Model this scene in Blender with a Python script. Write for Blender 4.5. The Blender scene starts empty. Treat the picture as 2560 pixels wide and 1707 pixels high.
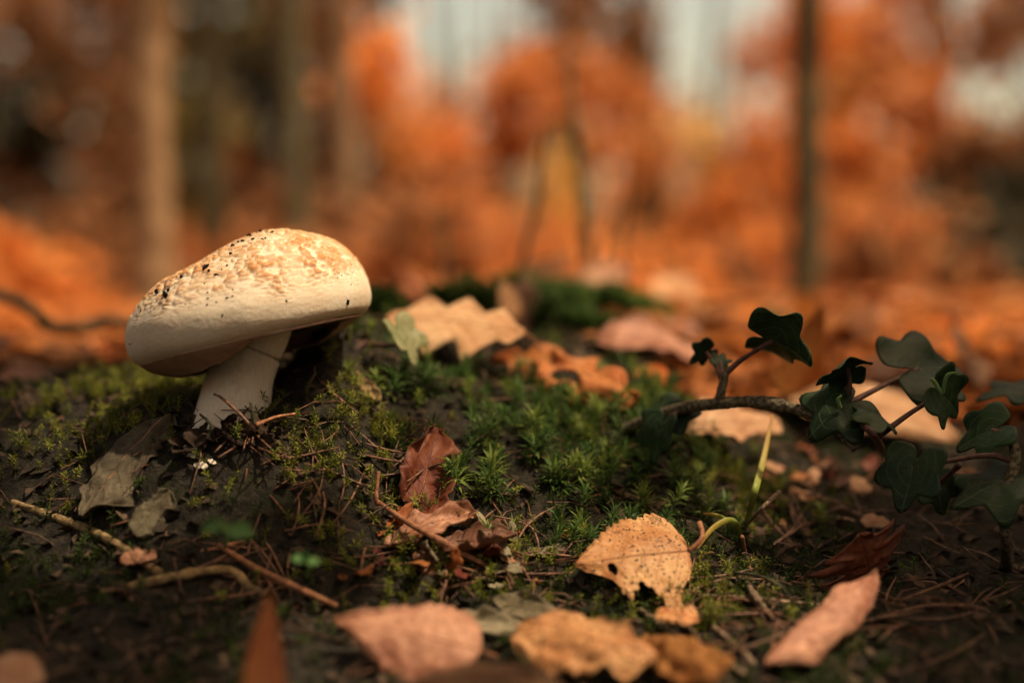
import bpy, math, random
import numpy as np
from mathutils import Vector, Matrix
from mathutils.bvhtree import BVHTree

random.seed(7); RNG = np.random.default_rng(11)
SC = bpy.context.scene
COL = SC.collection

# ------------------------------------------------------------------ camera
EYE = 0.12; PITCH = math.radians(2.8); FPX = 2560 * 50 / 36.0
cd = bpy.data.cameras.new('camera'); cam = bpy.data.objects.new('camera', cd); COL.objects.link(cam)
cam.location = (0, -0.5, EYE); cam.rotation_euler = (math.radians(90) - PITCH, 0, 0)
cd.lens = 50; cd.sensor_width = 36; cd.clip_start = 0.01; cd.clip_end = 500
cd.dof.use_dof = True; cd.dof.focus_distance = 0.49; cd.dof.aperture_fstop = 3.1; cd.dof.aperture_blades = 0
SC.camera = cam
CR = Vector((1, 0, 0)); CF = Vector((0, math.cos(PITCH), -math.sin(PITCH))); CU = Vector((0, math.sin(PITCH), math.cos(PITCH)))
CP = Vector(cam.location)
def P(px, py, D):
    return CP + CR * ((px - 1280) / FPX * D) - CU * ((py - 853.5) / FPX * D) + CF * D
def PX(v):
    d = Vector(v) - CP; D = d.dot(CF)
    return (1280 + d.dot(CR) / D * FPX, 853.5 - d.dot(CU) / D * FPX, D)

# ------------------------------------------------------------------ sky and sun
SUN = Vector((0.42, -0.16, 0.89)).normalized()
w = bpy.data.worlds.new('World'); SC.world = w; w.use_nodes = True
nt = w.node_tree; nt.nodes.clear()
sky = nt.nodes.new('ShaderNodeTexSky'); sky.sky_type = 'NISHITA'; sky.sun_disc = False
sky.sun_elevation = math.asin(SUN.z); sky.sun_rotation = math.atan2(SUN.x, SUN.y)
sky.air_density = 1.0; sky.dust_density = 5.0; sky.ozone_density = 0.6
mul = nt.nodes.new('ShaderNodeMix'); mul.data_type = 'RGBA'; mul.blend_type = 'MULTIPLY'
mul.inputs[0].default_value = 1.0; mul.inputs[7].default_value = (1.0, 0.77, 0.48, 1)
bg = nt.nodes.new('ShaderNodeBackground'); bg.inputs[1].default_value = 0.15
wo = nt.nodes.new('ShaderNodeOutputWorld')
nt.links.new(sky.outputs[0], mul.inputs[6]); nt.links.new(mul.outputs[2], bg.inputs[0]); nt.links.new(bg.outputs[0], wo.inputs[0])
sl = bpy.data.lights.new('sun', 'SUN'); sl.energy = 2.0; sl.angle = math.radians(1.2); sl.color = (1.0, 0.80, 0.56)
so = bpy.data.objects.new('sun', sl); COL.objects.link(so)
so.rotation_euler = (-SUN).to_track_quat('-Z', 'Y').to_euler(); so.location = (0, 0, 5)
SC.view_settings.view_transform = 'Standard'; SC.view_settings.look = 'None'
SC.view_settings.exposure = 1.2; SC.view_settings.gamma = 1.0
SC.cycles.use_denoising = True
SC.cycles.max_bounces = 8; SC.cycles.transmission_bounces = 4

# ------------------------------------------------------------------ numpy noise
_perm = RNG.permutation(4096)
_val = RNG.random(4096)
def vnoise(x, y, z=0.0):
    x, y, z = np.broadcast_arrays(np.asarray(x, float), np.asarray(y, float), np.asarray(z, float))
    xi, yi, zi = np.floor(x).astype(int), np.floor(y).astype(int), np.floor(z).astype(int)
    fx, fy, fz = x - xi, y - yi, z - zi
    fx, fy, fz = [f * f * (3 - 2 * f) for f in (fx, fy, fz)]
    def h(i, j, k):
        return _val[_perm[(_perm[(_perm[i & 4095] + j) & 4095] + k) & 4095]]
    r = 0
    for a in (0, 1):
        for b in (0, 1):
            for c in (0, 1):
                wgt = (fx if a else 1 - fx) * (fy if b else 1 - fy) * (fz if c else 1 - fz)
                r = r + wgt * h(xi + a, yi + b, zi + c)
    return r * 2 - 1
def fbm(x, y, z=0.0, o=4):
    r = 0; a = 1.0
    for i in range(o):
        r = r + a * vnoise(x * 2 ** i + 17.3 * i, y * 2 ** i - 9.1 * i, z * 2 ** i if not np.isscalar(z) else z * 2 ** i); a *= 0.5
    return r
def sstep(a, b, x):
    t = np.clip((x - a) / (b - a), 0, 1); return t * t * (3 - 2 * t)

# ------------------------------------------------------------------ terrain
XS = np.array([-.6, -.3, -.15, -.12, -.095, -.07, -.04, 0, .05, .1, .2, .6])
YS = np.array([-.45, -.2, -.1, -.05, -.02, 0, .05, .1, .16, .27, .4, .6, 1.0, 2.0])
HH = np.array([
 [12.6, 12.2, 11.7, 11, 9.4, 7.8, 6, 5.2, 5, 5, 5, 5, 5, 5],
 [12.6, 12.2, 11.7, 10.8, 8.8, 7, 5.6, 5, 5, 5, 5, 5, 5, 5],
 [12.6, 12.1, 11.6, 10.6, 8.0, 5.9, 4.9, 4.6, 4.7, 4.9, 5, 5, 5, 5],
 [12.6, 12.1, 11.6, 9.9, 6.2, 5.2, 4.8, 4.5, 4.6, 4.9, 5, 5, 5, 5],
 [12.6, 12.1, 11.6, 9.8, 5.8, 4.9, 4.2, 3.8, 4.0, 4.4, 4.6, 5, 5, 5],
 [12.6, 12.1, 11.6, 10.0, 6.6, 4.8, 2.2, 1.9, 2.1, 2.5, 3, 3.5, 4, 5],
 [12.6, 12.1, 11.6, 10.6, 8.6, 6.6, 4.2, 3.2, 2.6, 2.3, 2.0, 2.8, 3.5, 5],
 [12.6, 12.1, 11.7, 11.0, 9.4, 7.7, 5.4, 4.3, 3.4, 1.9, 1.2, 1.8, 3, 5],
 [12.6, 12.1, 11.7, 11.1, 10, 8.7, 6.2, 5, 4, 2.4, 1.4, 2, 3, 5],
 [12.6, 12.1, 11.7, 11.1, 10.6, 10.1, 9.0, 8, 6.8, 4.4, 3, 3, 3.5, 5],
 [12.6, 12.1, 11.7, 11.2, 10.7, 10.2, 9.3, 8.4, 7.2, 5.2, 4, 3.5, 4, 5],
 [12.6, 12.1, 11.7, 11.2, 10.7, 10.2, 9.3, 8.4, 7.2, 5.2, 4.2, 3.7, 4, 5]]) / 100.0
def cubic_axis(K, q):
    i = np.clip(np.searchsorted(K, q) - 1, 0, len(K) - 2)
    t = np.clip((q - K[i]) / (K[i + 1] - K[i]), 0, 1)
    return i, t
def hgt(x, y):
    x = np.asarray(x, float); y = np.asarray(y, float)
    i, t = cubic_axis(XS, x); t = t * t * (3 - 2 * t)
    j, s = cubic_axis(YS, y)
    h = (HH[i, j] * (1 - t) * (1 - s) + HH[i + 1, j] * t * (1 - s) + HH[i, j + 1] * (1 - t) * s + HH[i + 1, j + 1] * t * s)
    z = EYE - h
    r = np.hypot(x, y)
    near = 1 - sstep(0.8, 2.0, r)
    z = z + near * (0.0040 * fbm(x * 38, y * 38, 0.3, 4)) + (1 - near) * 0.02 * fbm(x * 1.3, y * 1.3, 2.2, 3)
    z = z + 0.028 * np.clip(y - 4, 0, 40) + 0.06 * np.clip(r - 3, 0, 12) * 0.12 * fbm(x * .22, y * .22, 5.1, 2)
    return z
def hz(x, y): return float(hgt(x, y))
def G(px, py, dz=0.0, d0=0.2, d1=12.0):
    Ds = np.concatenate([np.linspace(d0, 1.5, 500), np.linspace(1.5, d1, 400)])
    pts = np.array(CP)[None] + np.array(CF)[None] * Ds[:, None] + (np.array(CR) * (px - 1280) / FPX)[None] * Ds[:, None] - (np.array(CU) * (py - 853.5) / FPX)[None] * Ds[:, None]
    hit = pts[:, 2] - dz < hgt(pts[:, 0], pts[:, 1])
    k = int(np.argmax(hit)) if hit.any() else len(Ds) - 1
    return Vector(pts[k])

# ------------------------------------------------------------------ helpers: objects
def link(o): COL.objects.link(o); return o
def mesh_obj(name, V, F, mat, parent=None, uv=None, smooth=True, cols=None):
    me = bpy.data.meshes.new(name)
    if isinstance(F, np.ndarray):
        V = np.asarray(V, np.float32); n = F.shape[1]
        me.vertices.add(len(V)); me.vertices.foreach_set('co', V.ravel())
        me.loops.add(F.size); me.loops.foreach_set('vertex_index', F.ravel().astype(np.int32))
        me.polygons.add(len(F)); me.polygons.foreach_set('loop_start', np.arange(0, F.size, n, dtype=np.int32))
        me.update(calc_edges=True)
    else:
        me.from_pydata([tuple(v) for v in V], [], F)
    if uv is not None:
        ul = me.uv_layers.new(name='UVMap')
        li = np.zeros(len(me.loops), np.int32); me.loops.foreach_get('vertex_index', li)
        ul.data.foreach_set('uv', np.asarray(uv, np.float32)[li].ravel())
    if cols is not None:
        ca = me.color_attributes.new('tint', 'FLOAT_COLOR', 'POINT')
        ca.data.foreach_set('color', np.asarray(cols, np.float32).ravel())
    if smooth: me.polygons.foreach_set('use_smooth', np.ones(len(me.polygons), bool))
    me.materials.append(mat)
    o = link(bpy.data.objects.new(name, me))
    if parent is not None: o.parent = parent
    return o
def empty(name, loc=(0, 0, 0)):
    o = link(bpy.data.objects.new(name, None)); o.location = loc; o.empty_display_size = 0.01; return o
def tag(o, label=None, cat=None, group=None, kind=None):
    if label: o['label'] = label
    if cat: o['category'] = cat
    if group: o['group'] = group
    if kind: o['kind'] = kind
    return o
def adopt(o, parent):
    """parent o to an unrotated empty and keep its place"""
    o.parent = parent; o.matrix_parent_inverse = Matrix.Translation(-Vector(parent.location)); return o

def spline(pts, n):
    pts = np.array([list(p) for p in pts], float)
    if len(pts) == 2:
        t = np.linspace(0, 1, n)[:, None]; return pts[0] * (1 - t) + pts[1] * t
    q = np.vstack([2 * pts[0] - pts[1], pts, 2 * pts[-1] - pts[-2]])
    u = np.linspace(0, len(pts) - 1 - 1e-6, n); i = u.astype(int); f = (u - i)[:, None]
    a, b, c, d = q[i], q[i + 1], q[i + 2], q[i + 3]
    return 0.5 * (2 * b + (c - a) * f + (2 * a - 5 * b + 4 * c - d) * f ** 2 + (3 * b - a - 3 * c + d) * f ** 3)
def tube_data(pts, rad, n=24, sides=8, rough=0.0, seed=0.0, knots=0.0):
    c = spline(pts, n); rr = np.interp(np.linspace(0, 1, n), np.linspace(0, 1, len(rad)), rad)
    T = np.gradient(c, axis=0); T /= np.linalg.norm(T, axis=1)[:, None] + 1e-12
    ref = np.array([0.31, 0.17, 0.93]) if abs(T[0][2]) < .9 else np.array([1.0, .1, 0])
    A = np.cross(T, ref); A /= np.linalg.norm(A, axis=1)[:, None] + 1e-12; B = np.cross(T, A)
    th = np.linspace(0, 2 * np.pi, sides, endpoint=False)
    s = np.linspace(0, 1, n)[:, None]
    R = rr[:, None] * np.ones((1, sides))
    if rough: R = R * (1 + rough * vnoise(np.cos(th)[None] * 1.7 + seed, np.sin(th)[None] * 1.7, s * n * 0.8 + seed))
    if knots: R = R * (1 + knots * np.clip(vnoise(s * n * 0.22 + seed, seed * 1.3), 0, 1) ** 2)
    V = c[:, None] + R[..., None] * (A[:, None] * np.cos(th)[None, :, None] + B[:, None] * np.sin(th)[None, :, None])
    V = V.reshape(-1, 3)
    F = []
    for i in range(n - 1):
        for k in range(sides):
            k2 = (k + 1) % sides
            F.append((i * sides + k, i * sides + k2, (i + 1) * sides + k2, (i + 1) * sides + k))
    F.append(tuple(range(sides))[::-1]); F.append(tuple((n - 1) * sides + k for k in range(sides)))
    return V, F
def tube(name, pts, rad, mat, parent=None, n=24, sides=8, rough=0.0, seed=0.0, knots=0.0):
    V, F = tube_data(pts, rad, n, sides, rough, seed, knots)
    if parent is None:
        c = np.array(list(pts[0])); o = mesh_obj(name, V - c, F, mat); o.location = c; return o
    o = mesh_obj(name, V, F, mat); return adopt(o, parent)

# ------------------------------------------------------------------ materials
def srgb(r, g, b):
    f = lambda c: (c / 255 / 12.92 if c <= 10 else ((c / 255 + .055) / 1.055) ** 2.4)
    return (f(r), f(g), f(b), 1)
class MT:
    def __init__(s, name):
        s.m = bpy.data.materials.new(name); s.m.use_nodes = True; s.t = s.m.node_tree; s.t.nodes.clear()
        s.out = s.n('ShaderNodeOutputMaterial'); s.b = s.n('ShaderNodeBsdfPrincipled'); s.l(s.b.outputs[0], s.out.inputs[0])
    def n(s, ty, **kw):
        x = s.t.nodes.new(ty)
        for k, v in kw.items(): setattr(x, k, v)
        return x
    def l(s, a, b): s.t.links.new(a, b)
    def noise(s, scale, co=None, detail=4, rough=.6, dist=0):
        x = s.n('ShaderNodeTexNoise'); x.inputs['Scale'].default_value = scale; x.inputs['Detail'].default_value = detail
        x.inputs['Roughness'].default_value = rough; x.inputs['Distortion'].default_value = dist
        if co is not None: s.l(co, x.inputs['Vector'])
        return x.outputs['Fac']
    def ramp(s, fac, stops):
        x = s.n('ShaderNodeValToRGB'); e = x.color_ramp.elements
        while len(e) < len(stops): e.new(0.5)
        for k, (p, c) in enumerate(stops): e[k].position = p; e[k].color = c if len(c) == 4 else (*c, 1)
        s.l(fac, x.inputs[0]); return x.outputs[0]
    def mix(s, f, a, b, mode='MIX'):
        x = s.n('ShaderNodeMix', data_type='RGBA', blend_type=mode)
        for v, i in ((f, 0), (a, 6), (b, 7)):
            if isinstance(v, (int, float)): x.inputs[i].default_value = v
            elif isinstance(v, tuple): x.inputs[i].default_value = v if len(v) == 4 else (*v, 1)
            else: s.l(v, x.inputs[i])
        return x.outputs[2]
    def math(s, op, a, b=None, c=None):
        x = s.n('ShaderNodeMath', operation=op)
        for v, i in ((a, 0), (b, 1), (c, 2)):
            if v is None: continue
            if isinstance(v, (int, float)): x.inputs[i].default_value = v
            else: s.l(v, x.inputs[i])
        return x.outputs[0]
    def mapr(s, v, a, b, c=0.0, d=1.0):
        x = s.n('ShaderNodeMapRange', interpolation_type='SMOOTHSTEP')
        s.l(v, x.inputs[0])
        for k, q in enumerate((a, b, c, d)): x.inputs[k + 1].default_value = q
        return x.outputs[0]
    def bump(s, h, strength, dist):
        x = s.n('ShaderNodeBump'); x.inputs['Strength'].default_value = strength; x.inputs['Distance'].default_value = dist
        s.l(h, x.inputs['Height']); s.l(x.outputs[0], s.b.inputs['Normal']); return x.outputs[0]
    def obj(s): return s.n('ShaderNodeTexCoord').outputs['Object']
    def rnd(s): return s.n('ShaderNodeObjectInfo').outputs['Random']
    def hsv(s, col, h=None, sat=None, v=None):
        x = s.n('ShaderNodeHueSaturation'); s.l(col, x.inputs['Color'])
        for q, nm in ((h, 'Hue'), (sat, 'Saturation'), (v, 'Value')):
            if q is None: continue
            if isinstance(q, (int, float)): x.inputs[nm].default_value = q
            else: s.l(q, x.inputs[nm])
        return x.outputs[0]
    def color(s, c): s.l(c, s.b.inputs['Base Color']) if not isinstance(c, tuple) else setattr(s.b.inputs['Base Color'], 'default_value', c)
    def rough(s, r, spec=.3):
        s.b.inputs['Roughness'].default_value = r; s.b.inputs['Specular IOR Level'].default_value = spec
    def translucent(s, col, f):
        tr = s.n('ShaderNodeBsdfTranslucent'); s.l(col, tr.inputs[0]); mx = s.n('ShaderNodeMixShader'); mx.inputs[0].default_value = f
        s.l(s.b.outputs[0], mx.inputs[1]); s.l(tr.outputs[0], mx.inputs[2]); s.l(mx.outputs[0], s.out.inputs[0])

def leaf_mat(name, c1, c2, vein, spot=(0.03, .015, .008, 1), veins=7, spots=.25, trans=.3, rough=.55, veinw=.1, fine=1.0, hueVar=.02):
    m = MT(name)
    uv = m.n('ShaderNodeUVMap').outputs[0]; sep = m.n('ShaderNodeSeparateXYZ'); m.l(uv, sep.inputs[0])
    t, s2 = sep.outputs[0], sep.outputs[1]
    a = m.math('ABSOLUTE', s2)
    co = m.obj(); rn = m.rnd()
    off = m.n('ShaderNodeVectorMath', operation='ADD'); m.l(co, off.inputs[0])
    cmb = m.n('ShaderNodeCombineXYZ'); m.l(m.math('MULTIPLY', rn, 3.0), cmb.inputs[0]); m.l(cmb.outputs[0], off.inputs[1]); co = off.outputs[0]
    n1 = m.noise(55, co, 5, .6, .4); n2 = m.noise(420, co, 4, .65); n3 = m.noise(160, co, 3, .6)
    col = m.mix(m.mapr(n1, .35, .65), c1, c2)
    col = m.mix(m.mapr(n2, .3, .75, 0, .45 * fine), col, c1, 'MULTIPLY')
    # side veins
    q = m.math('SUBTRACT', t, m.math('MULTIPLY', m.math('POWER', a, 1.2), .30))
    q = m.math('ADD', q, m.math('MULTIPLY', m.math('SUBTRACT', n3, .5), .03))
    fr = m.math('ABSOLUTE', m.math('SUBTRACT', m.math('FRACT', m.math('MULTIPLY', q, float(veins))), .5))
    side = m.mapr(fr, 0.0, veinw, 1, 0)
    rib = m.mapr(a, 0.0, .045, 1, 0)
    v = m.math('MAXIMUM', m.math('MULTIPLY', side, .65), rib)
    col = m.mix(m.math('MULTIPLY', v, .75), col, vein)
    # dark spots and edge browning with shapes of their own
    sp = m.mapr(m.noise(900 if spots > .4 else 700, co, 2, .5), .60 if spots > .4 else .66, .66 if spots > .4 else .72); sp2 = m.mapr(m.noise(130, co, 4, .7), .60, .72)
    col = m.mix(m.math('MULTIPLY', sp, min(1, spots * 2.4)), col, spot)
    col = m.mix(m.math('MULTIPLY', sp2, min(1, spots * 1.6)), col, spot)
    col = m.mix(m.mapr(m.math('ADD', a, m.math('MULTIPLY', n3, .35)), 1.0, 1.25, 0, .6), col, spot)
    col = m.hsv(col, m.math('ADD', .5 - hueVar / 2, m.math('MULTIPLY', rn, hueVar)), 1.0, m.math('ADD', .78, m.math('MULTIPLY', m.math('FRACT', m.math('MULTIPLY', rn, 7.31)), .42)))
    m.color(col); m.rough(rough, .25)
    hgtn = m.math('ADD', m.math('MULTIPLY', v, .5), m.math('MULTIPLY', n2, .6))
    m.bump(hgtn, .55, .0006)
    m.translucent(col, trans)
    return m.m

M = {}
M['birch'] = leaf_mat('birch_leaf_blade', (.52, .22, .08, 1), (.70, .40, .18, 1), (.26, .09, .03, 1), veins=6, spots=.45, trans=.12, veinw=.045)
M['tan'] = leaf_mat('tan_leaf_blade', (.56, .30, .15, 1), (.72, .47, .27, 1), (.36, .16, .07, 1), veins=7, spots=.10, trans=.18)
M['pink'] = leaf_mat('pinkish_brown_leaf_blade', (.27, .115, .06, 1), (.54, .30, .18, 1), (.20, .075, .035, 1), veins=9, spots=.3, trans=.12)
M['rust'] = leaf_mat('rust_leaf_blade', (.42, .13, .035, 1), (.52, .22, .07, 1), (.22, .06, .02, 1), veins=8, spots=.15, trans=.3)
M['orange'] = leaf_mat('orange_leaf_blade', (.62, .17, .03, 1), (.66, .25, .05, 1), (.38, .09, .02, 1), veins=8, spots=.1, trans=.4)
M['brown'] = leaf_mat('dark_brown_leaf_blade', (.13, .055, .028, 1), (.21, .10, .05, 1), (.09, .035, .018, 1), veins=8, spots=.3, trans=.1)
M['maroon'] = leaf_mat('maroon_leaf_blade', (.16, .038, .022, 1), (.24, .07, .035, 1), (.09, .02, .012, 1), veins=8, spots=.2, trans=.25)
M['greydark'] = leaf_mat('weathered_dark_grey_leaf_blade', (.085, .068, .042, 1), (.15, .125, .08, 1), (.05, .04, .025, 1), veins=6, spots=.4, trans=.03, rough=.85)
M['grey'] = leaf_mat('weathered_grey_leaf_blade', (.20, .16, .095, 1), (.30, .26, .17, 1), (.12, .09, .05, 1), veins=6, spots=.35, trans=.05, rough=.8)
M['soil'] = leaf_mat('blackened_leaf_blade', (.030, .018, .011, 1), (.07, .04, .025, 1), (.02, .012, .008, 1), veins=6, spots=.3, trans=.05, rough=.8)
M['ivy'] = leaf_mat('ivy_leaf_blade', (.013, .036, .013, 1), (.024, .056, .018, 1), (.10, .15, .07, 1), spot=(.015, .03, .012, 1), veins=4, spots=.1, trans=.12, rough=.5, veinw=.05, hueVar=.01)
M['ivy_pale'] = leaf_mat('pale_ivy_leaf_blade', (.24, .26, .11, 1), (.46, .43, .24, 1), (.55, .52, .33, 1), spot=(.02, .09, .04, 1), veins=4, spots=.3, trans=.2, rough=.35)
M['sprout'] = leaf_mat('sprout_leaf_blade', (.09, .23, .06, 1), (.20, .38, .12, 1), (.25, .4, .16, 1), spot=(.05, .12, .03, 1), veins=5, spots=.05, trans=.35)

def simple(name, c1, c2, scale=200, rough=.8, bump=.5, bd=.0006, spec=.15, trans=0, var=.4, lo=.38, hi=.64, dist=0):
    m = MT(name); co = m.obj(); f = m.noise(scale, co, 5, .65, dist)
    col = m.mix(m.mapr(f, lo, hi), c1, c2)
    rn = m.rnd(); col = m.hsv(col, None, None, m.math('ADD', 1 - var / 2, m.math('MULTIPLY', rn, var)))
    m.color(col); m.rough(rough, spec)
    if bump: m.bump(f, bump, bd)
    if trans: m.translucent(col, trans)
    return m.m
M['needle'] = simple('pine_needle', (.075, .036, .022, 1), (.23, .11, .06, 1), 400, .5, .2, spec=.35)
M['twig'] = simple('twig_bark', (.13, .085, .055, 1), (.38, .27, .18, 1), 700, .85, 1, .0012)
M['redtwig'] = simple('reddish_twig_bark', (.20, .085, .045, 1), (.36, .17, .09, 1), 500, .7, .6)
M['root'] = simple('root_bark', (.15, .10, .05, 1), (.33, .23, .11, 1), 320, .85, .8, .001)
M['darktwig'] = simple('mossy_dark_branch', (.035, .035, .022, 1), (.08, .075, .045, 1), 120, .9, 1, .002)
M['ivystem'] = simple('ivy_stem_bark', (.055, .045, .030, 1), (.24, .20, .13, 1), 650, .8, 1, .0012)
M['petiole'] = simple('ivy_petiole', (.07, .035, .03, 1), (.13, .07, .055, 1), 300, .5, .2)
M['frag'] = simple('litter_flakes', (.026, .020, .014, 1), (.10, .066, .042, 1), 90, .8, .3, var=0)
M['bark'] = simple('rotten_wood', (.11, .055, .03, 1), (.27, .15, .09, 1), 260, .85, 1, .0012)
M['soil_crumb'] = simple('soil_crumb', (.012, .009, .006, 1), (.05, .03, .018, 1), 900, .95, 1, .0006)
M['moss'] = simple('moss_shoots', (.014, .026, .007, 1), (.055, .08, .015, 1), 60, .6, 0, trans=.25, var=0)
M['mossyellow'] = simple('yellow_moss_shoots', (.10, .12, .018, 1), (.24, .24, .035, 1), 120, .6, 0, trans=.25, var=0)
M['haircap'] = simple('haircap_moss', (.038, .085, .02, 1), (.11, .175, .04, 1), 90, .5, 0, trans=.3, var=.4)
M['haircap_y'] = simple('yellow_tipped_haircap_moss', (.11, .17, .03, 1), (.26, .30, .07, 1), 90, .5, 0, trans=.3, var=.4)

def ground_mat():
    m = MT('forest_soil'); co = m.obj()
    n1 = m.noise(26, co, 6, .65); n2 = m.noise(240, co, 5, .7); n3 = m.noise(2.2, co, 4, .6)
    col = m.mix(m.mapr(n2, .32, .7), (.013, .012, .010, 1), (.045, .038, .028, 1))
    col = m.mix(m.mapr(n1, .52, .66, 0, .75), col, (.020, .028, .009, 1))
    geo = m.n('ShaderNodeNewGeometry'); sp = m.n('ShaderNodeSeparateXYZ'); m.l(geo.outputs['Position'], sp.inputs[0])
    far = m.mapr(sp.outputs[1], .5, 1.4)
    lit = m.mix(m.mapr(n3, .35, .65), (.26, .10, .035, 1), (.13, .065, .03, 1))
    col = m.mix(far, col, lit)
    m.color(col); m.rough(.95, .1); m.bump(m.math('ADD', n2, n1), .9, .004)
    return m.m
M['ground'] = ground_mat()

# ------------------------------------------------------------------ ground sheet
def axis(fine0, fine1, step, far):
    a = list(np.arange(fine0, fine1 + 1e-9, step)); s = step
    while a[-1] < far: s *= 1.16; a.append(a[-1] + s)
    s = step
    while a[0] > -far: s *= 1.16; a.insert(0, a[0] - s)
    return np.array(a)
gx, gy = axis(-.34, .34, .0032, 70), axis(-.22, .42, .0032, 70)
X, Y = np.meshgrid(gx, gy); Z = hgt(X, Y)
ny, nx = X.shape; idx = np.arange(nx * ny).reshape(ny, nx)
F = np.stack([idx[:-1, :-1], idx[:-1, 1:], idx[1:, 1:], idx[1:, :-1]], -1).reshape(-1, 4)
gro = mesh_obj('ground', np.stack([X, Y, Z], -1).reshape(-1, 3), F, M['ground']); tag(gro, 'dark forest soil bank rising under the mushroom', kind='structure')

# ------------------------------------------------------------------ mushroom
def mushroom_materials():
    m = MT('mushroom_cap_skin'); co = m.obj()
    at = m.n('ShaderNodeAttribute', attribute_name='tint')
    n1 = m.noise(700, co, 4, .6); n2 = m.noise(60, co, 4, .6); n3 = m.noise(2200, co, 3, .6)
    cream = m.mix(m.mapr(n2, .35, .65), (.76, .62, .45, 1), (.82, .71, .55, 1))
    cream = m.mix(m.mapr(n1, .5, .75, 0, .35), cream, (.66, .47, .27, 1))
    sep = m.n('ShaderNodeSeparateColor'); m.l(at.outputs['Color'], sep.inputs[0])
    col = m.mix(m.math('MULTIPLY', sep.outputs[0], .95), cream, (.52, .24, .075, 1))
    col = m.mix(m.math('MULTIPLY', sep.outputs[1], .8), col, (.30, .13, .05, 1))
    m.color(col); m.rough(.62, .25)
    m.b.inputs['Subsurface Weight'].default_value = .35; m.b.inputs['Subsurface Radius'].default_value = (.004, .002, .001)
    m.b.inputs['Subsurface Scale'].default_value = 1.0
    m.bump(m.math('ADD', n1, m.math('MULTIPLY', n3, .5)), .35, .0005)
    M['cap'] = m.m
    m = MT('mushroom_stem_flesh'); co = m.obj()
    mp = m.n('ShaderNodeMapping'); mp.inputs['Scale'].default_value = (1, 1, .12); m.l(co, mp.inputs[0])
    f = m.noise(900, mp.outputs[0], 4, .6); n2 = m.noise(90, co, 4, .6)
    col = m.mix(m.mapr(f, .35, .7), (.74, .64, .50, 1), (.82, .74, .61, 1)); col = m.mix(m.mapr(n2, .55, .75, 0, .4), col, (.52, .38, .24, 1))
    m.color(col); m.rough(.6, .2); m.bump(f, .3, .0005); M['stem'] = m.m
    m = MT('mushroom_veil'); co = m.obj(); n2 = m.noise(120, co, 4, .6); n3 = m.noise(900, co, 3, .6)
    col = m.mix(m.mapr(n2, .35, .65), (.44, .28, .20, 1), (.54, .36, .26, 1)); m.color(col); m.rough(.6, .2); m.bump(n3, .3, .0005); m.translucent(col, .12); M['veil'] = m.m
    M['gill'] = simple('mushroom_gills', (.42, .24, .18, 1), (.52, .33, .25, 1), 300, .7, .3, var=0)
mushroom_materials()

ZS = 0.515 / FPX / 2.613                       # metres per unit of the mushroom study at its depth
MC = P(625, 795.5, 0.515)
EU = (CR * .984 + CU * .175); EV = (-CR * .175 + CU * .984); EW = -CF
R_ = np.array([(0, 540), (130, 532), (263, 500), (453, 421), (579, 290), (640, 165), (660, 60), (652, -10), (622, -70), (560, -98), (500, -84), (430, -40)], float)
L_ = np.array([(0, 540), (194, 494), (414, 405), (550, 350), (688, 286), (842, 170), (925, 70), (950, -10), (945, -102), (905, -172), (820, -222), (700, -236)], float)
NP_, NA = 200, 360
def prof(K, n):
    return spline([(a, b, 0) for a, b in K], n)[:, :2]
pr, pl = prof(R_, NP_), prof(L_, NP_)
phi = np.linspace(0, 2 * np.pi, NA, endpoint=False)
def cap_point(i, ph):
    c = (1 + np.cos(ph)) / 2
    c = c + 0.0 * ph
    r = pr[i, 0] * c + pl[i, 0] * (1 - c); v = pr[i, 1] * c + pl[i, 1] * (1 - c)
    return r, v
II, PHI = np.meshgrid(np.arange(NP_), phi, indexing='ij')
c_ = (1 + np.cos(PHI)) / 2
Rr = pr[:, 0][:, None] * c_ + pl[:, 0][:, None] * (1 - c_); Vv = pr[:, 1][:, None] * c_ + pl[:, 1][:, None] * (1 - c_)
wob = 1 + .018 * vnoise(np.cos(PHI) * 1.6 + 3, np.sin(PHI) * 1.6, 1.1) + .008 * vnoise(np.cos(PHI) * 5, np.sin(PHI) * 5, 4.1)
Rr = Rr * wob
U = 150 + Rr * np.cos(PHI); W = Rr * np.sin(PHI) * .98            # W towards the camera
Q = np.stack([U, Vv, W], -1)
# soft dents
Vv2 = Vv + 14 * vnoise(U / 260, W / 260, 2.0) * sstep(-50, 200, Vv)
Q[..., 1] = Vv2
# normals
dP = np.gradient(Q, axis=0); dA = np.roll(Q, -1, 1) - np.roll(Q, 1, 1)
NN = np.cross(dA, dP); NN /= np.linalg.norm(NN, axis=-1, keepdims=True) + 1e-9
ctr = np.array([150, 150, 0]); sgn = np.sign(((Q - ctr) * NN).sum(-1)); NN *= np.where(sgn == 0, 1, sgn)[..., None]
NN[0] = (0, 1, 0)
# scales: cellular flakes stretched round the cap
def worley(pts, feat):
    n = len(pts); f1 = np.empty(n); f2 = np.empty(n); k1 = np.empty(n, int)
    for s in range(0, n, 4000):
        d = ((pts[s:s + 4000, None] - feat[None]) ** 2).sum(-1)
        ix = np.argpartition(d, 1, axis=1)[:, :2]; dd = np.take_along_axis(d, ix, 1); o = np.argsort(dd, 1)
        dd = np.sqrt(np.take_along_axis(dd, o, 1)); f1[s:s + 4000] = dd[:, 0]; f2[s:s + 4000] = dd[:, 1]; k1[s:s + 4000] = np.take_along_axis(ix, o, 1)[:, 0]
    return f1, f2, k1
flat = Q.reshape(-1, 3)
wrp = np.stack([vnoise(flat[:, 0] / 40, flat[:, 1] / 40, flat[:, 2] / 40 + k * 7) for k in range(3)], -1) * 12
rad_all = np.hypot(flat[:, 0] - 150, flat[:, 2]); ang = np.arctan2(flat[:, 2], flat[:, 0] - 150)
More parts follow.
